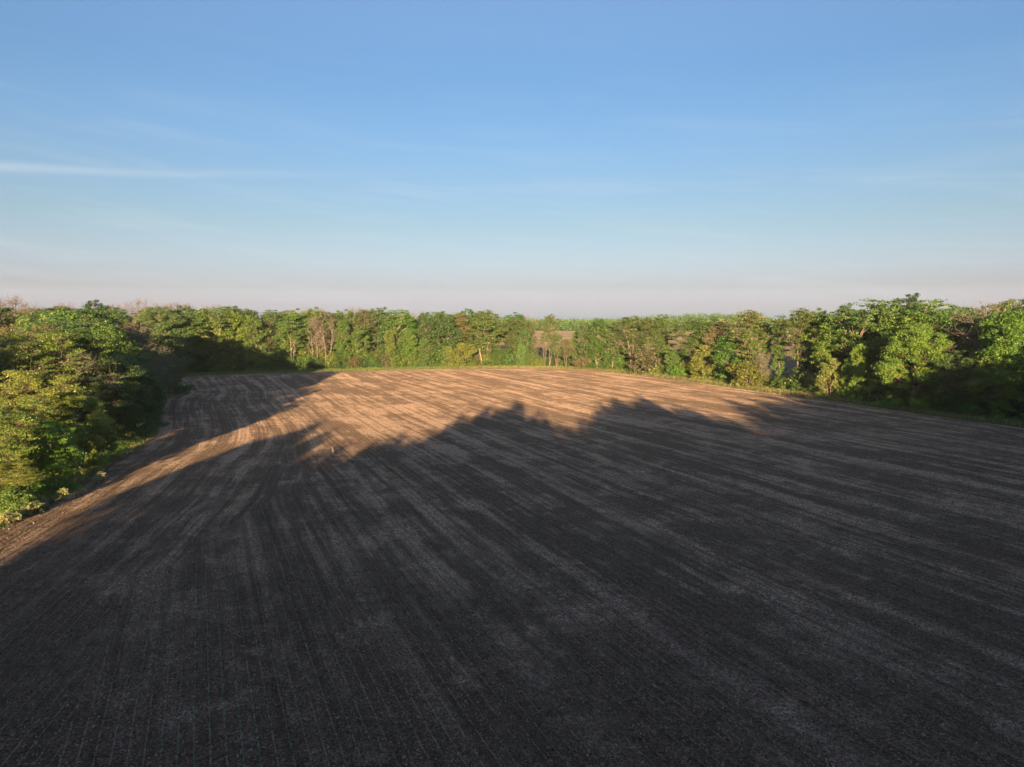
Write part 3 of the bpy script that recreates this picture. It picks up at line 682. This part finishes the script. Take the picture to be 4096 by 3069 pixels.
for p, d, t in along(EBT, 6, BT, 3.4, r):
    n = np.array([-d[1], d[0]])
    for row in (0, 1):
        if row and r.random() < .35: continue
        q = p + n * (1.8 + 3.4 * row + r.uniform(-.7, .9))
        px = 2048 + q[0] / q[1] * F
        ingap = 2120 < px < 2330 or 2960 < px < 3240
        h = r.uniform(2.6, 4.4) if ingap else (r.uniform(4.2, 8.2) if px < 2100 else r.uniform(3.4, 6.6))
        place(r.choice(['s_green', 's_green', 's_dark', 's_yellow', 's_brown' if r.random() < .4 else 's_green']), q[0], q[1], h,
              'leafy shrub at the foot of the far and right-hand treeline', 'shrubs along the foot of the treeline', wide=r.uniform(.9, 1.25), rz=r.uniform(0, 6.28))
put('n_shrub', 14, 75.5, 1945, 'green bush at the left photo edge behind the pale weeds', wide=1.2)
put('n_shrub', 74, 76, 1950, 'green bush behind the long pale weed row, below the arching bare branch', wide=1.2)
for p, d, t in along(EBT, 14, BT - 20, 8.5, r):
    n = np.array([-d[1], d[0]]); q = p + n * r.uniform(4.5, 8.0); px = 2048 + q[0] / q[1] * F
    if 2110 < px < 2330 or 2950 < px < 3230: continue
    place(r.choice(['m_small', 'm_small', 'm_smally', 's_dark']), q[0], q[1], r.uniform(7.5, 12.0), 'small leafy tree', 'small trees along the foot of the treeline', name='small_tree', cat='tree', wide=r.uniform(1.0, 1.3), rz=r.uniform(0, 6.28))
put('s_green', 2712, Yb(2700) - 8, 1462, 'rounded bright green shrub on the verge before the V-forked tree', color=(1.1, 1.35, .9, 1), wide=1.1)
put('s_brown', 2332, Yb(2330) - 6, 1428, 'reddish brown bush beside the green verge right of the gap', wide=1.2)
put('s_brown', 2580, Yb(2580) - 5, 1400, 'large brownish bush under the fan-trunked tree', wide=1.2)
put('s_yellow', 2990, Yb(2990) - 8, 1440, 'yellow-orange sunlit bush at the foot of the right-hand treeline', wide=1.1, color=(1.25, 1.0, .9, 1))
for p, d, t in along(EL, 118, LT, 3.6, r):
    n = np.array([-d[1], d[0]]); q = p + n * r.uniform(2.6, 3.8)
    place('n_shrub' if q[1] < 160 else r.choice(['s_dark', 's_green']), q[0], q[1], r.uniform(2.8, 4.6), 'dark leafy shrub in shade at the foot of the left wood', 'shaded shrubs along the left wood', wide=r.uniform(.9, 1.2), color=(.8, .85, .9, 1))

# trees of the same woods behind and beside the viewpoint, which throw the long shade over the soil
tanE = math.tan(SUN_EL)
def caster(tx, ty, yc, key, wide, f=1.0, lab=0):
    x = tx - (ty - yc) * math.tan(SUN_AZ); h = (ty - yc) / math.cos(SUN_AZ) * tanE * f
    place(key, x, yc, h, 'unseen tree added behind the viewpoint, leaned and raised to shape the shade edge', 'trees behind the viewpoint', wide=wide)
TIP = [(-40, 147, 3.6), (-35, 140, 3.2), (-28, 121, 4.2), (-20.5, 135, 4.4), (-10.5, 160, 3.2), (-4.5, 177, 4.6), (2, 182, 4.8), (6.8, 163, 3), (11, 143, 3), (16, 156, 3.6), (22, 175, 4.2), (28, 193, 5),
       (35, 194, 5), (41, 181, 4), (46, 160, 3.6), (51, 158, 3), (58, 186, 4), (65, 192, 5), (73, 195, 5), (82, 198, 5), (90, 196, 5)]
r = random.Random(5)
def tipy(x): return float(np.interp(x, [a for a, b, c in TIP], [b for a, b, c in TIP]))
for i, (tx, ty, cR) in enumerate(TIP):
    h_ = (ty + 30) * tanE; caster(tx, ty, -30, 'm_round' if i % 2 else 'm_dark', cR * 1.12 / (6.8 * h_ / 21.5))
x = -39.3
while x < 94:
    h_ = (tipy(x) + 38) * tanE * .95; caster(x, tipy(x), -38, 'm_round' if int(x) % 2 else 'm_dark', 4.9 / (6.6 * h_ / 21), .95); x += 4.0
x = -37.0
while x < 96:
    h_ = (tipy(x) + 48) * tanE * .68; caster(x, tipy(x), -48, 'm_dark', 6.4 / (6.6 * h_ / 21), .68); x += 7.5
for i in range(20):
    place('s_dark', -39 + i * 6.5, -22 + r.uniform(-2, 2), r.uniform(6, 8), 'leafy shrub behind the viewpoint', 'shrubs behind the viewpoint', wide=1.6)
# two unseen trees added behind the viewpoint, raised and leaned to carve the shadow edge
P_('high', seed=61, H=20, R=4.3, zb=16.6, floor=0.97, nl=9, per=14, nleaf=9000, lsize=0.4, crad=1.0, mleaf='leaf_dark', flat=0.7, shape=0.5)
for tx, ty, cx_ in [(-48.2, 107, -49.9), (-46.6, 122, -48.8)]:
    h_ = (ty + 30) * tanE * 1.08; t_ = place('high', cx_ + 6.5, -30, h_, 'unseen tree added behind the viewpoint, leaned and raised to shape the shade edge', 'trees behind the viewpoint', rz=0.0)
    t_.rotation_euler = (0, -math.atan(6.5 / (h_ * .9)), 0)
for x, y, h in [(-78, 56, 12), (-82, 54, 24), (-85, 60, 27), (-93, 56, 28), (-82, 44, 26), (-80, 34, 18), (-101, 60, 28), (-90, 34, 26), (-108, 50, 28), (-116, 64, 27), (-82, 20, 22), (-98, 20, 25), (-124, 60, 27)]:
    place('m_dark', x, y, h, 'leafy tree of the left wood beyond the frame', 'trees beyond the left frame edge', wide=1.1)
for x, y, h in [(108, 120, 12), (103, 108, 15.5), (97, 92, 14), (92, 80, 18), (87, 68, 15), (83, 58, 18), (78, 46, 17), (76, 34, 21), (73, 20, 19), (70, 6, 21), (112, 100, 22), (106, 80, 22), (99, 62, 23), (94, 44, 23)]:
    place('m_dark', x, y, h, 'leafy tree of the right wood beyond the frame', 'trees beyond the right frame edge', wide=1.1)

# ------------------------------------------------------------------ verges, weeds, crop and residue
rg = np.random.default_rng(77)
def blades(P, h, w, lean=0.35):
    n = len(P); a = rg.random(n) * 6.283; d = np.stack([np.cos(a), np.sin(a), np.zeros(n)], 1)
    hh = (h * (0.5 + rg.random(n)))[:, None]; ww = (w * (0.6 + 0.8 * rg.random(n)))[:, None]
    ln = rg.normal(0, lean, (n, 2)); tip = P + np.hstack([ln, np.ones((n, 1))]) * hh
    mid = P + np.hstack([ln * 0.3, np.full((n, 1), .55)]) * hh
    V = np.stack([P - d * ww, P + d * ww, mid + d * ww * .7, tip, mid - d * ww * .7], 1).reshape(-1, 3)
    return V, np.arange(5 * n).reshape(n, 5)
def band(curve, n, lo, hi, s0=0, s1=None):
    Pc = np.asarray(curve); sg = np.concatenate([[0], np.cumsum(np.linalg.norm(np.diff(Pc, axis=0), axis=1))]); s1 = s1 or sg[-1]
    t = s0 + (s1 - s0) * rg.random(n); x = np.interp(t, sg, Pc[:, 0]); y = np.interp(t, sg, Pc[:, 1])
    e = 0.5; x2 = np.interp(t + e, sg, Pc[:, 0]); y2 = np.interp(t + e, sg, Pc[:, 1]); x1 = np.interp(t - e, sg, Pc[:, 0]); y1 = np.interp(t - e, sg, Pc[:, 1])
    dx, dy = x2 - x1, y2 - y1; L_ = np.hypot(dx, dy) + 1e-9
    o_ = lo + (hi - lo) * rg.random(n) ** 1.0
    return x - dy / L_ * o_, y + dx / L_ * o_
x, y = band(EB, 90000, -0.3, 11.0)
V, Q = blades(np.stack([x, y, np.full(len(x), -0.38)], 1), 0.75, 0.10)
tag(obj('verge_grass', mesh_np('verge_grass', V, Q, M['grass'], np.repeat(rg.random(len(Q)), 5))), 'bright green grass verge between the soil and the far trees', 'grass', kind='stuff')
x, y = band(EB, 14000, 0.5, 5.5, 120)
V, Q = blades(np.stack([x, y, np.full(len(x), -0.3)], 1), 0.95, 0.05)
tag(obj('dry_grass', mesh_np('dry_grass', V, Q, M['dry'], np.repeat(rg.random(len(Q)), 5))), 'tall dry grass along the right-hand field edge', 'grass', kind='stuff')
# leafy weeds along the left edge
k = 900; x, y = band(EL, k, 0.4, 9.0, 20, 150); cz = np.stack([x, y, -0.1 + 0.35 * rg.random(k)], 1)
V, Q, tv = leaves(rg, cz, 0.45 + 0.5 * rg.random(k), 70000, 0.17, 0.6, 0.9)
w_ = obj('weeds', mesh_np('weeds', V, Q, M['leaf'], tv)); w_.color = (1.15, 1.35, 1.0, 1)
tag(w_, 'low green leafy weeds along the left field edge', 'weeds', kind='stuff')
x, y = band(EL, 9000, -0.4, 2.2, 60)
V, Q = blades(np.stack([x, y, np.full(len(x), -0.3)], 1), 0.7, 0.035)
tag(obj('dry_grass', mesh_np('dry_grass_left', V, Q, M['dry'], np.repeat(rg.random(len(Q)), 5))), 'dry grass tufts along the left field edge', 'grass', kind='stuff')
x, y = band(EL, 30000, 0.0, 6.5, 110)
V, Q = blades(np.stack([x, y, np.full(len(x), -0.38)], 1), 0.6, 0.07)
tag(obj('verge_grass', mesh_np('verge_grass_left', V, Q, M['grass'], np.repeat(rg.random(len(Q)), 5))), 'grass along the shaded left field edge', 'grass', kind='stuff')

# pale yellowish weeds standing at the very edge of the soil
PROTO['weed_a'] = (make_tree('weed_a', 51, 1.5, 0.62, 0.15, 9, 12, 1500, 0.10, 0.16, 'leaf_pale', 'dry', 0.7, 0.5, forks=3, trunk_r=0.012), 1.5)
PROTO['weed_b'] = (make_tree('weed_b', 52, 1.2, 0.75, 0.1, 9, 12, 1300, 0.11, 0.17, 'leaf_pale', 'dry', 0.6, 0.45, forks=4, trunk_r=0.012), 1.2)
WEED = [(12, 2104, 1.3, 'leftmost pale yellow weed, cut by the photo edge'), (36, 2090, 1.4, 'pale yellow weed second from the left photo edge'), (62, 2092, 1.1, 'pale weed third from the left photo edge, touching the soil'),
 (84, 2074, 1.1, 'pale weed in the middle of the long pale row at the left'), (106, 2066, 1.2, 'pale weed near the right end of the long pale row'), (124, 2060, 1.5, 'tallest greenish pale weed ending the long pale row at the left'),
 (148, 2052, 1.4, 'orange-tinged pale weed just right of the tallest greenish one'), (182, 2036, 0.9, 'small dry weed between the long pale row and the lone bright bush'), (170, 2020, 1.1, 'small pale weed standing back in green leaves'),
 (258, 2006, 1.7, 'lone bright round pale bush at the edge of the soil'), (222, 2008, 0.8, 'low dry weed at the left foot of the lone bright pale bush'), (305, 1984, 0.7, 'small pale weed right of the lone bright bush'),
 (328, 1976, 0.8, 'small pointed pale weed alone on the soil edge'), (402, 1928, 1.5, 'tall pale feathery weed farthest along the lit left edge'), (384, 1936, 1.0, 'shorter pale weed beside the tall feathery one')]
for i, (px, py, h, lab) in enumerate(WEED):
    gx, gy = ground_at(px, py); t_ = place('weed_a' if i % 2 else 'weed_b', gx, gy, h, lab, 'pale weeds along the left edge of the soil', name='pale_weed', cat='weed', color=(.85, .88, .8, 1))
    t_.location.z = 0.0; PLACED.pop()

# young crop: each plant a few arching leaves set on its row
def on_rows(n, y0, y1, k=0.76):
    y = y0 + (y1 - y0) * rg.random(n); x = (rg.random(n) * 2 - 1) * (k * y + 2)
    m = inside(x, y, FIELD); x, y = x[m], y[m]
    uA, vA, uB, vB, mk = row_coords(x, y); sn, cs = math.sin(math.radians(24.5)), math.cos(math.radians(24.5))
    d, qx, qy, _ = nearest(x, y, EL); nx, ny = (x - qx) / (d + 1e-6), (y - qy) / (d + 1e-6)
    B = mk > 0; u = np.where(B, uB, uA); gx = np.where(B, nx, cs); gy = np.where(B, ny, sn)
    w = (np.floor(u / 0.762) + 0.5) * 0.762 - u + rg.normal(0, 0.02, len(x))
    return x + gx * w, y + gy * w
x, y = on_rows(52000, 29, 150)
keep = rg.random(len(x)) < np.clip(1.25 - (y - 29) / 95.0, 0.0, 1.0)
x, y = x[keep], y[keep]
# thin out where plants failed
keep = (np.sin(x * .31 + y * .17) + np.sin(x * .11 - y * .23 + 2) + rg.normal(0, .9, len(x))) > -1.1
x, y = x[keep], y[keep]; n = len(x); Z = roll(x, y) + 0.03
V = []; ntip = 3
for j in range(ntip):
    a = rg.random(n) * 6.283; d = np.stack([np.cos(a), np.sin(a), np.zeros(n)], 1); s_ = np.stack([-np.sin(a), np.cos(a), np.zeros(n)], 1)
    ln = (0.045 + 0.07 * rg.random(n))[:, None]; b0 = np.stack([x, y, Z], 1); up = np.array([0, 0, 1.0])
    m1 = b0 + d * ln * .5 + up * ln * 0.95; tp = b0 + d * ln * 1.25 + up * ln * .75
    V.append(np.stack([b0 - s_ * .008, b0 + s_ * .008, m1 + s_ * .013, tp, m1 - s_ * .013], 1))
V = np.stack(V, 1).reshape(-1, 3)
tag(obj('crop_seedlings', mesh_np('crop_seedlings', V, np.arange(len(V)).reshape(-1, 5), M['seedling'], np.repeat(rg.random(len(V) // 5), 5))), 'rows of tiny green crop seedlings on the dark soil', 'crop', kind='stuff')
# bits of last year's stalks and clods lying about
n = 60000; y = 29 + 130 * rg.random(n) ** 1.3; x = (rg.random(n) * 2 - 1) * (0.77 * y + 2); m = inside(x, y, FIELD); x, y = x[m], y[m]
pat = np.sin(x * .35 + y * .13) * np.sin(y * .21 - x * .09) + 0.6 * np.sin(x * 1.1 + y * .5) + rg.normal(0, .8, len(x)); m = pat > 0.1; x, y = x[m], y[m]; n = len(x)
a = math.radians(24.5) + math.pi / 2 + rg.normal(0, 0.9, n); ln = (0.03 + 0.11 * rg.random(n) ** 2)[:, None]; d = np.stack([np.cos(a), np.sin(a), rg.normal(0, .15, n)], 1); s_ = np.stack([-np.sin(a), np.cos(a), rg.normal(0, .5, n)], 1) * 0.016
P0 = np.stack([x, y, roll(x, y) + 0.06], 1)
V = np.stack([P0 - d * ln - s_, P0 + d * ln - s_, P0 + d * ln + s_, P0 - d * ln + s_], 1).reshape(-1, 3)
tag(obj('stalk_litter', mesh_np('stalk_litter', V, np.arange(4 * n).reshape(n, 4), M['straw'], np.repeat(rg.random(n), 4))), 'scattered pale bits of old stalks on the dark soil', 'plant litter', kind='stuff')
n = 90000; y = 29 + 150 * rg.random(n) ** 1.2; x = (rg.random(n) * 2 - 1) * (0.77 * y + 2); m = inside(x, y, FIELD); x, y = x[m], y[m]; n = len(x)
sz = (0.025 + 0.075 * rg.random(n) ** 3)[:, None]; P0 = np.stack([x, y, roll(x, y) + 0.03], 1); a = rg.random(n) * 6.283
def dd(k, zz): return np.stack([np.cos(a + k * 2.094), np.sin(a + k * 2.094), np.full(n, zz)], 1) * sz * (0.7 + 0.6 * rg.random((n, 1)))
V = np.stack([P0 + dd(0, -.1), P0 + dd(1, -.1), P0 + dd(2, -.1), P0 + np.stack([rg.normal(0, .3, n), rg.normal(0, .3, n), 0.7 + .4 * rg.random(n)], 1) * sz], 1).reshape(-1, 3)
b = np.arange(n)[:, None] * 4; Q = np.vstack([b + np.array([0, 1, 3]), b + np.array([1, 2, 3]), b + np.array([2, 0, 3])])
mm, tt, oo = new_mat('soil_clods'); at_ = tt.nodes.new('ShaderNodeAttribute'); at_.attribute_name = 'tint'
bsdf(tt, oo, mixc(tt, at_.outputs['Fac'], (0.06, 0.041, 0.030), (0.34, 0.25, 0.18)), 0.95, 0.05, drough=1.0)
tag(obj('soil_clods', mesh_np('soil_clods', V, Q, mm, np.repeat(rg.random(n) ** 2, 4))), 'small clods of dark soil strewn between the rows', 'soil clods', kind='stuff')

# ------------------------------------------------------------------ far woods, mast, deer, bird
def far_woods():
    r_ = np.random.default_rng(9); cen = []; cr = []
    for i in range(2600):
        y = 1165 + 520 * r_.random() ** 1.4; px = r_.uniform(1500, 4300); x = (px - 2048) / F * y
        hill = 13 * math.exp(-((x - 455) / 95) ** 2) * sstep(np.array(y), 1250, 1480) + 4 * math.exp(-((x - 330) / 60) ** 2) * sstep(np.array(y), 1250, 1480)
        hgt = r_.uniform(15, 21) + float(hill) + (2 if y > 1500 else 0)
        for k in range(3):
            cen.append((x + r_.normal(0, 3), y + r_.normal(0, 3), hgt - 4 - k * 4.2)); cr.append(6.2)
        cen.append((x, y, 5)); cr.append(6)
    cen = np.array(cen); V, Q, tv = leaves(r_, cen, np.array(cr), 150000, 2.6, 0.7, 0.5, tint=np.repeat(r_.random(len(cen) // 4), 4))
    tag(obj('far_woods', mesh_np('far_woods', V, Q, M['leaf'], tv)), 'distant closed woods rising beyond the brown far field', 'woods', kind='stuff')
far_woods()
# scrub between the tree row and the far field
k = 500; y = 335 + 140 * rg.random(k); px = 2080 + 420 * rg.random(k); x = (px - 2048) / F * y
V, Q, tv = leaves(rg, np.stack([x, y, 0.5 + 1.2 * rg.random(k)], 1), 1.5 + rg.random(k), 26000, 0.6, 0.6, 0.5)
tag(obj('scrub', mesh_np('scrub', V, Q, M['leaf_brown'], tv)), 'low brownish scrub between the gap and the far field', 'scrub', kind='stuff')

def mast():
    Y = 2600.0; x = (2122 - CX) / F * Y; H = CAMH + (HOR - 1168) / F * Y; T = Tubes(); w = 0.55
    L3 = [np.array([w * math.cos(a), w * math.sin(a), 0]) for a in (0.3, 2.394, 4.489)]
    for a in L3: T.add([a, a + np.array([0, 0, H])], [0.09, 0.09], 4)
    z = 0; i = 0
    while z < H - 2:
        T.add([L3[i % 3] + np.array([0, 0, z]), L3[(i + 1) % 3] + np.array([0, 0, z + 2])], [.05, .05], 3); z += 2; i += 1
    t = empty('radio_mast', (x, Y, 0)); tag(t, 'thin lattice mast faint in the haze above the gap in the trees', 'mast')
    obj('lattice', T.mesh('mast_lattice', M['twig']), t)
    G = Tubes()
    for a in (0.3, 2.394, 4.489):
        for hz in (.35, .65, .95):
            G = Tubes(); G.add([np.array([0, 0, H * hz]), np.array([math.cos(a) * H * .55, math.sin(a) * H * .55, 0])], [.03, .03], 3); obj('guy_wire', G.mesh('mast_wire', M['twig']), t)
mast()

def haze():
    bm = bmesh.new(); bmesh.ops.create_cube(bm, size=1.0)
    for v in bm.verts: v.co = ((v.co.x * 5200), 1300 + v.co.y * 3400, -1.6 + (v.co.z + .5) * 140)
    me = bpy.data.meshes.new('haze'); bm.to_mesh(me); bm.free(); m, t, o = new_mat('thin_haze')
    p = t.nodes.new('ShaderNodeVolumePrincipled'); p.inputs['Color'].default_value = (0.75, 0.86, 1.0, 1); p.inputs['Density'].default_value = 0.00005; p.inputs['Anisotropy'].default_value = 0.0
    L(t, p.outputs[0], o.inputs['Volume']); me.materials.append(m); tag(obj('haze', me), 'thin evening haze paling the distant woods', 'haze', kind='stuff')
haze()
def skinned(name, verts, edges, radii, mat, parent=None, levels=1):
    me = bpy.data.meshes.new(name); me.from_pydata(verts, edges, []); me.materials.append(mat); o = obj(name, me, parent)
    sk = o.modifiers.new('skin', 'SKIN'); sk.use_smooth_shade = True
    for v, rr in zip(me.skin_vertices[0].data, radii): v.radius = rr if isinstance(rr, tuple) else (rr, rr); 
    me.skin_vertices[0].data[0].use_root = True
    sb = o.modifiers.new('sub', 'SUBSURF'); sb.levels = levels; sb.render_levels = levels
    return o
def deer():
    m, t, o = new_mat('deer_coat'); tc = t.nodes.new('ShaderNodeTexCoord'); sp = t.nodes.new('ShaderNodeSeparateXYZ'); L(t, tc.outputs['Object'], sp.inputs[0])
    c = mixc(t, rng(t, sp.outputs[2], 0.35, 0.62), (0.40, 0.34, 0.30), (0.28, 0.21, 0.165))
    c = mixc(t, rng(t, noise(t, tc.outputs['Object'], 9.0, 3), .4, .6, 0, .4), c, (0.50, 0.44, 0.38)); bsdf(t, o, c, 0.9, 0.1, drough=1.0)
    x, y = ground_at(1332, 1820); r_ = empty('deer', (x, y, float(roll(x, y)) + 0.03), math.radians(8)); tag(r_, 'small deer standing head-on in the shaded soil, ears spread', 'deer')
    # faces -Y
    v = [(0, 0.42, .72), (0, 0.10, .70), (0, -0.22, .72), (0, -0.36, .80), (0, -0.44, .96), (0, -0.50, 1.08), (0, -0.62, 1.06), (0, -0.74, 1.00),  # hip .. muzzle
         (.085, -.25, .55), (.085, -.27, .34), (.085, -.25, .08), (.085, -.28, .02), (-.085, -.23, .55), (-.085, -.22, .34), (-.085, -.24, .08), (-.085, -.27, .02),
         (.09, .42, .56), (.09, .36, .44), (.09, .50, .30), (.09, .45, .08), (.09, .42, .02), (-.09, .42, .56), (-.09, .38, .44), (-.09, .52, .30), (-.09, .47, .08), (-.09, .44, .02), (0, .56, .70), (0, .60, .60)]
    e = [(0, 1), (1, 2), (2, 3), (3, 4), (4, 5), (5, 6), (6, 7), (2, 8), (8, 9), (9, 10), (10, 11), (2, 12), (12, 13), (13, 14), (14, 15), (0, 16), (16, 17), (17, 18), (18, 19), (19, 20), (0, 21), (21, 22), (22, 23), (23, 24), (24, 25), (0, 26), (26, 27)]
    rd = [.15, .16, .155, .10, .075, .085, .06, .038, .055, .032, .022, .026, .055, .032, .022, .026, .085, .055, .034, .022, .026, .085, .055, .034, .022, .026, .04, .025]
    skinned('body', v, e, rd, m, r_)
    for s in (1, -1): skinned('ear', [(.045 * s, -.46, 1.12), (.11 * s, -.46, 1.18), (.18 * s, -.45, 1.24)], [(0, 1), (1, 2)], [.02, (.045, .02), .010], m, r_)
deer()
def bird():
    m, t, o = new_mat('dark_feathers'); bsdf(t, o, (0.03, 0.03, 0.03), 0.7, 0.2)
    Y = 260.0; x = (2934.5 - CX) / F * Y; z = CAMH + Y * math.tan(math.atan((CY - 727) / F) - PITCH); b = empty('bird', (x * 1.02, Y, z), 0.5); tag(b, 'tiny dark bird flying in the blue sky', 'bird')
    skinned('body', [(0, -.16, 0), (0, -.08, .01), (0, .05, 0), (0, .18, -.01), (0, .26, -.01)], [(0, 1), (1, 2), (2, 3), (3, 4)], [.02, .045, .06, .03, (.06, .012)], m, b)
    for s in (1, -1): skinned('wing', [(.03 * s, -.02, .02), (.16 * s, -.05, .10), (.32 * s, .02, .15), (.42 * s, .09, .13)], [(0, 1), (1, 2), (2, 3)], [(.07, .015), (.07, .012), (.05, .01), .008], m, b)
bird()

# ------------------------------------------------------------------ labels that single each look-alike out
LAND = [(-200, 'the left photo edge'), (125, 'the small pale-branched tree at far left'), (318, 'the brightest yellow-green near left tree'), (425, 'the end of the sunlit left trees'), (540, 'the pale bare round-headed tree'),
        (655, 'the right tip of the left wood'), (760, 'the half-shaded end of the far treeline'), (850, 'the tallest broad tree at the far left'), (1015, 'the upright light-trunked tree'), (1160, 'the orange-lit bare trunk'),
        (1281, 'the pair of pale bare trees'), (1440, 'the flat-topped green tree'), (1562, 'the narrow olive column'), (1640, 'the vine-covered bright tree'), (1750, 'the pair of dark domes'), (1945, 'the largest dark round crown'),
        (2090, 'the narrow dark tree by the gap'), (2197, 'the slender tree in the gap'), (2345, 'the tree with bright left side'), (2395, 'the pointed tall tree'), (2525, 'the fan of pale trunks'), (2655, 'the green layered tree past the fan'),
        (2775, 'the V-forked pale trunks'), (2925, 'the bright mid-height tree'), (3010, 'the high airy crown'), (3118, 'the slim dark-trunked tree'), (3212, 'the tall thin olive tree'), (3310, 'the light green hanging boughs'),
        (3455, 'the bunched-limb tree'), (3545, 'the dark crown at right'), (3650, 'the broad sunlit tree at right'), (3800, 'the green crown left of the great bare tree'), (3905, 'the great pale bare tree'), (4060, 'the right edge tree')]
ORD = ['first', 'second', 'third', 'fourth', 'fifth', 'sixth', 'seventh', 'eighth', 'ninth', 'tenth', 'eleventh', 'twelfth', 'thirteenth', 'fourteenth', 'fifteenth', 'sixteenth', 'seventeenth', 'eighteenth', 'nineteenth', 'twentieth', 'twenty-first', 'twenty-second']
def tone(o):
    for c in o.children:
        if c.data and c.data.materials and 'crown' in c.name: 
            n_ = c.data.materials[0].name; return {'green_leaves': 'green', 'dark_leaves': 'dark green', 'fresh_leaves': 'yellowish', 'budding_leaves': 'brownish', 'olive_leaves': 'olive'}.get(n_, 'green')
    return 'leafless'
NEED = {'shrubs along the foot of the treeline': ('shrub', 'below'), 'shaded shrubs along the left wood': ('shaded shrub', 'below'), 'trees filling the far treeline': ('tree', 'behind'),
        'trees filling the right wood': ('tree', 'behind'), 'trees inside the left wood': ('tree', 'behind'), 'small trees along the foot of the treeline': ('small tree', 'in front of'), 'leafless treetops on the skyline': ('twiggy treetop on the skyline', 'above')}
from collections import defaultdict
B_ = defaultdict(list)
for o in list(C.objects):
    if o.parent is None and o.get('group') in NEED:
        wd, rel = NEED[o['group']]; px = 2048 + o.location.x / (o.location.y + 1) * F; 
        lp, ln_ = min(LAND, key=lambda q: abs(q[0] - px)); 
        B_[(o['group'], tone(o), wd, rel, ln_)].append((px, o))
for (g_, tn, wd, rel, ln_), lst in B_.items():
    lst.sort(key=lambda q: q[0])
    for i, (px, o) in enumerate(lst):
        base = f"{tn} {wd} {rel} {ln_}"
        o['label'] = base if len(lst) == 1 else f"{base}, {ORD[min(i, 21)]} from left"
for o in C.objects:
    if 'label' in o and len(o['label'].split()) > 16: o['label'] = ' '.join(o['label'].split()[:16]).rstrip(',')
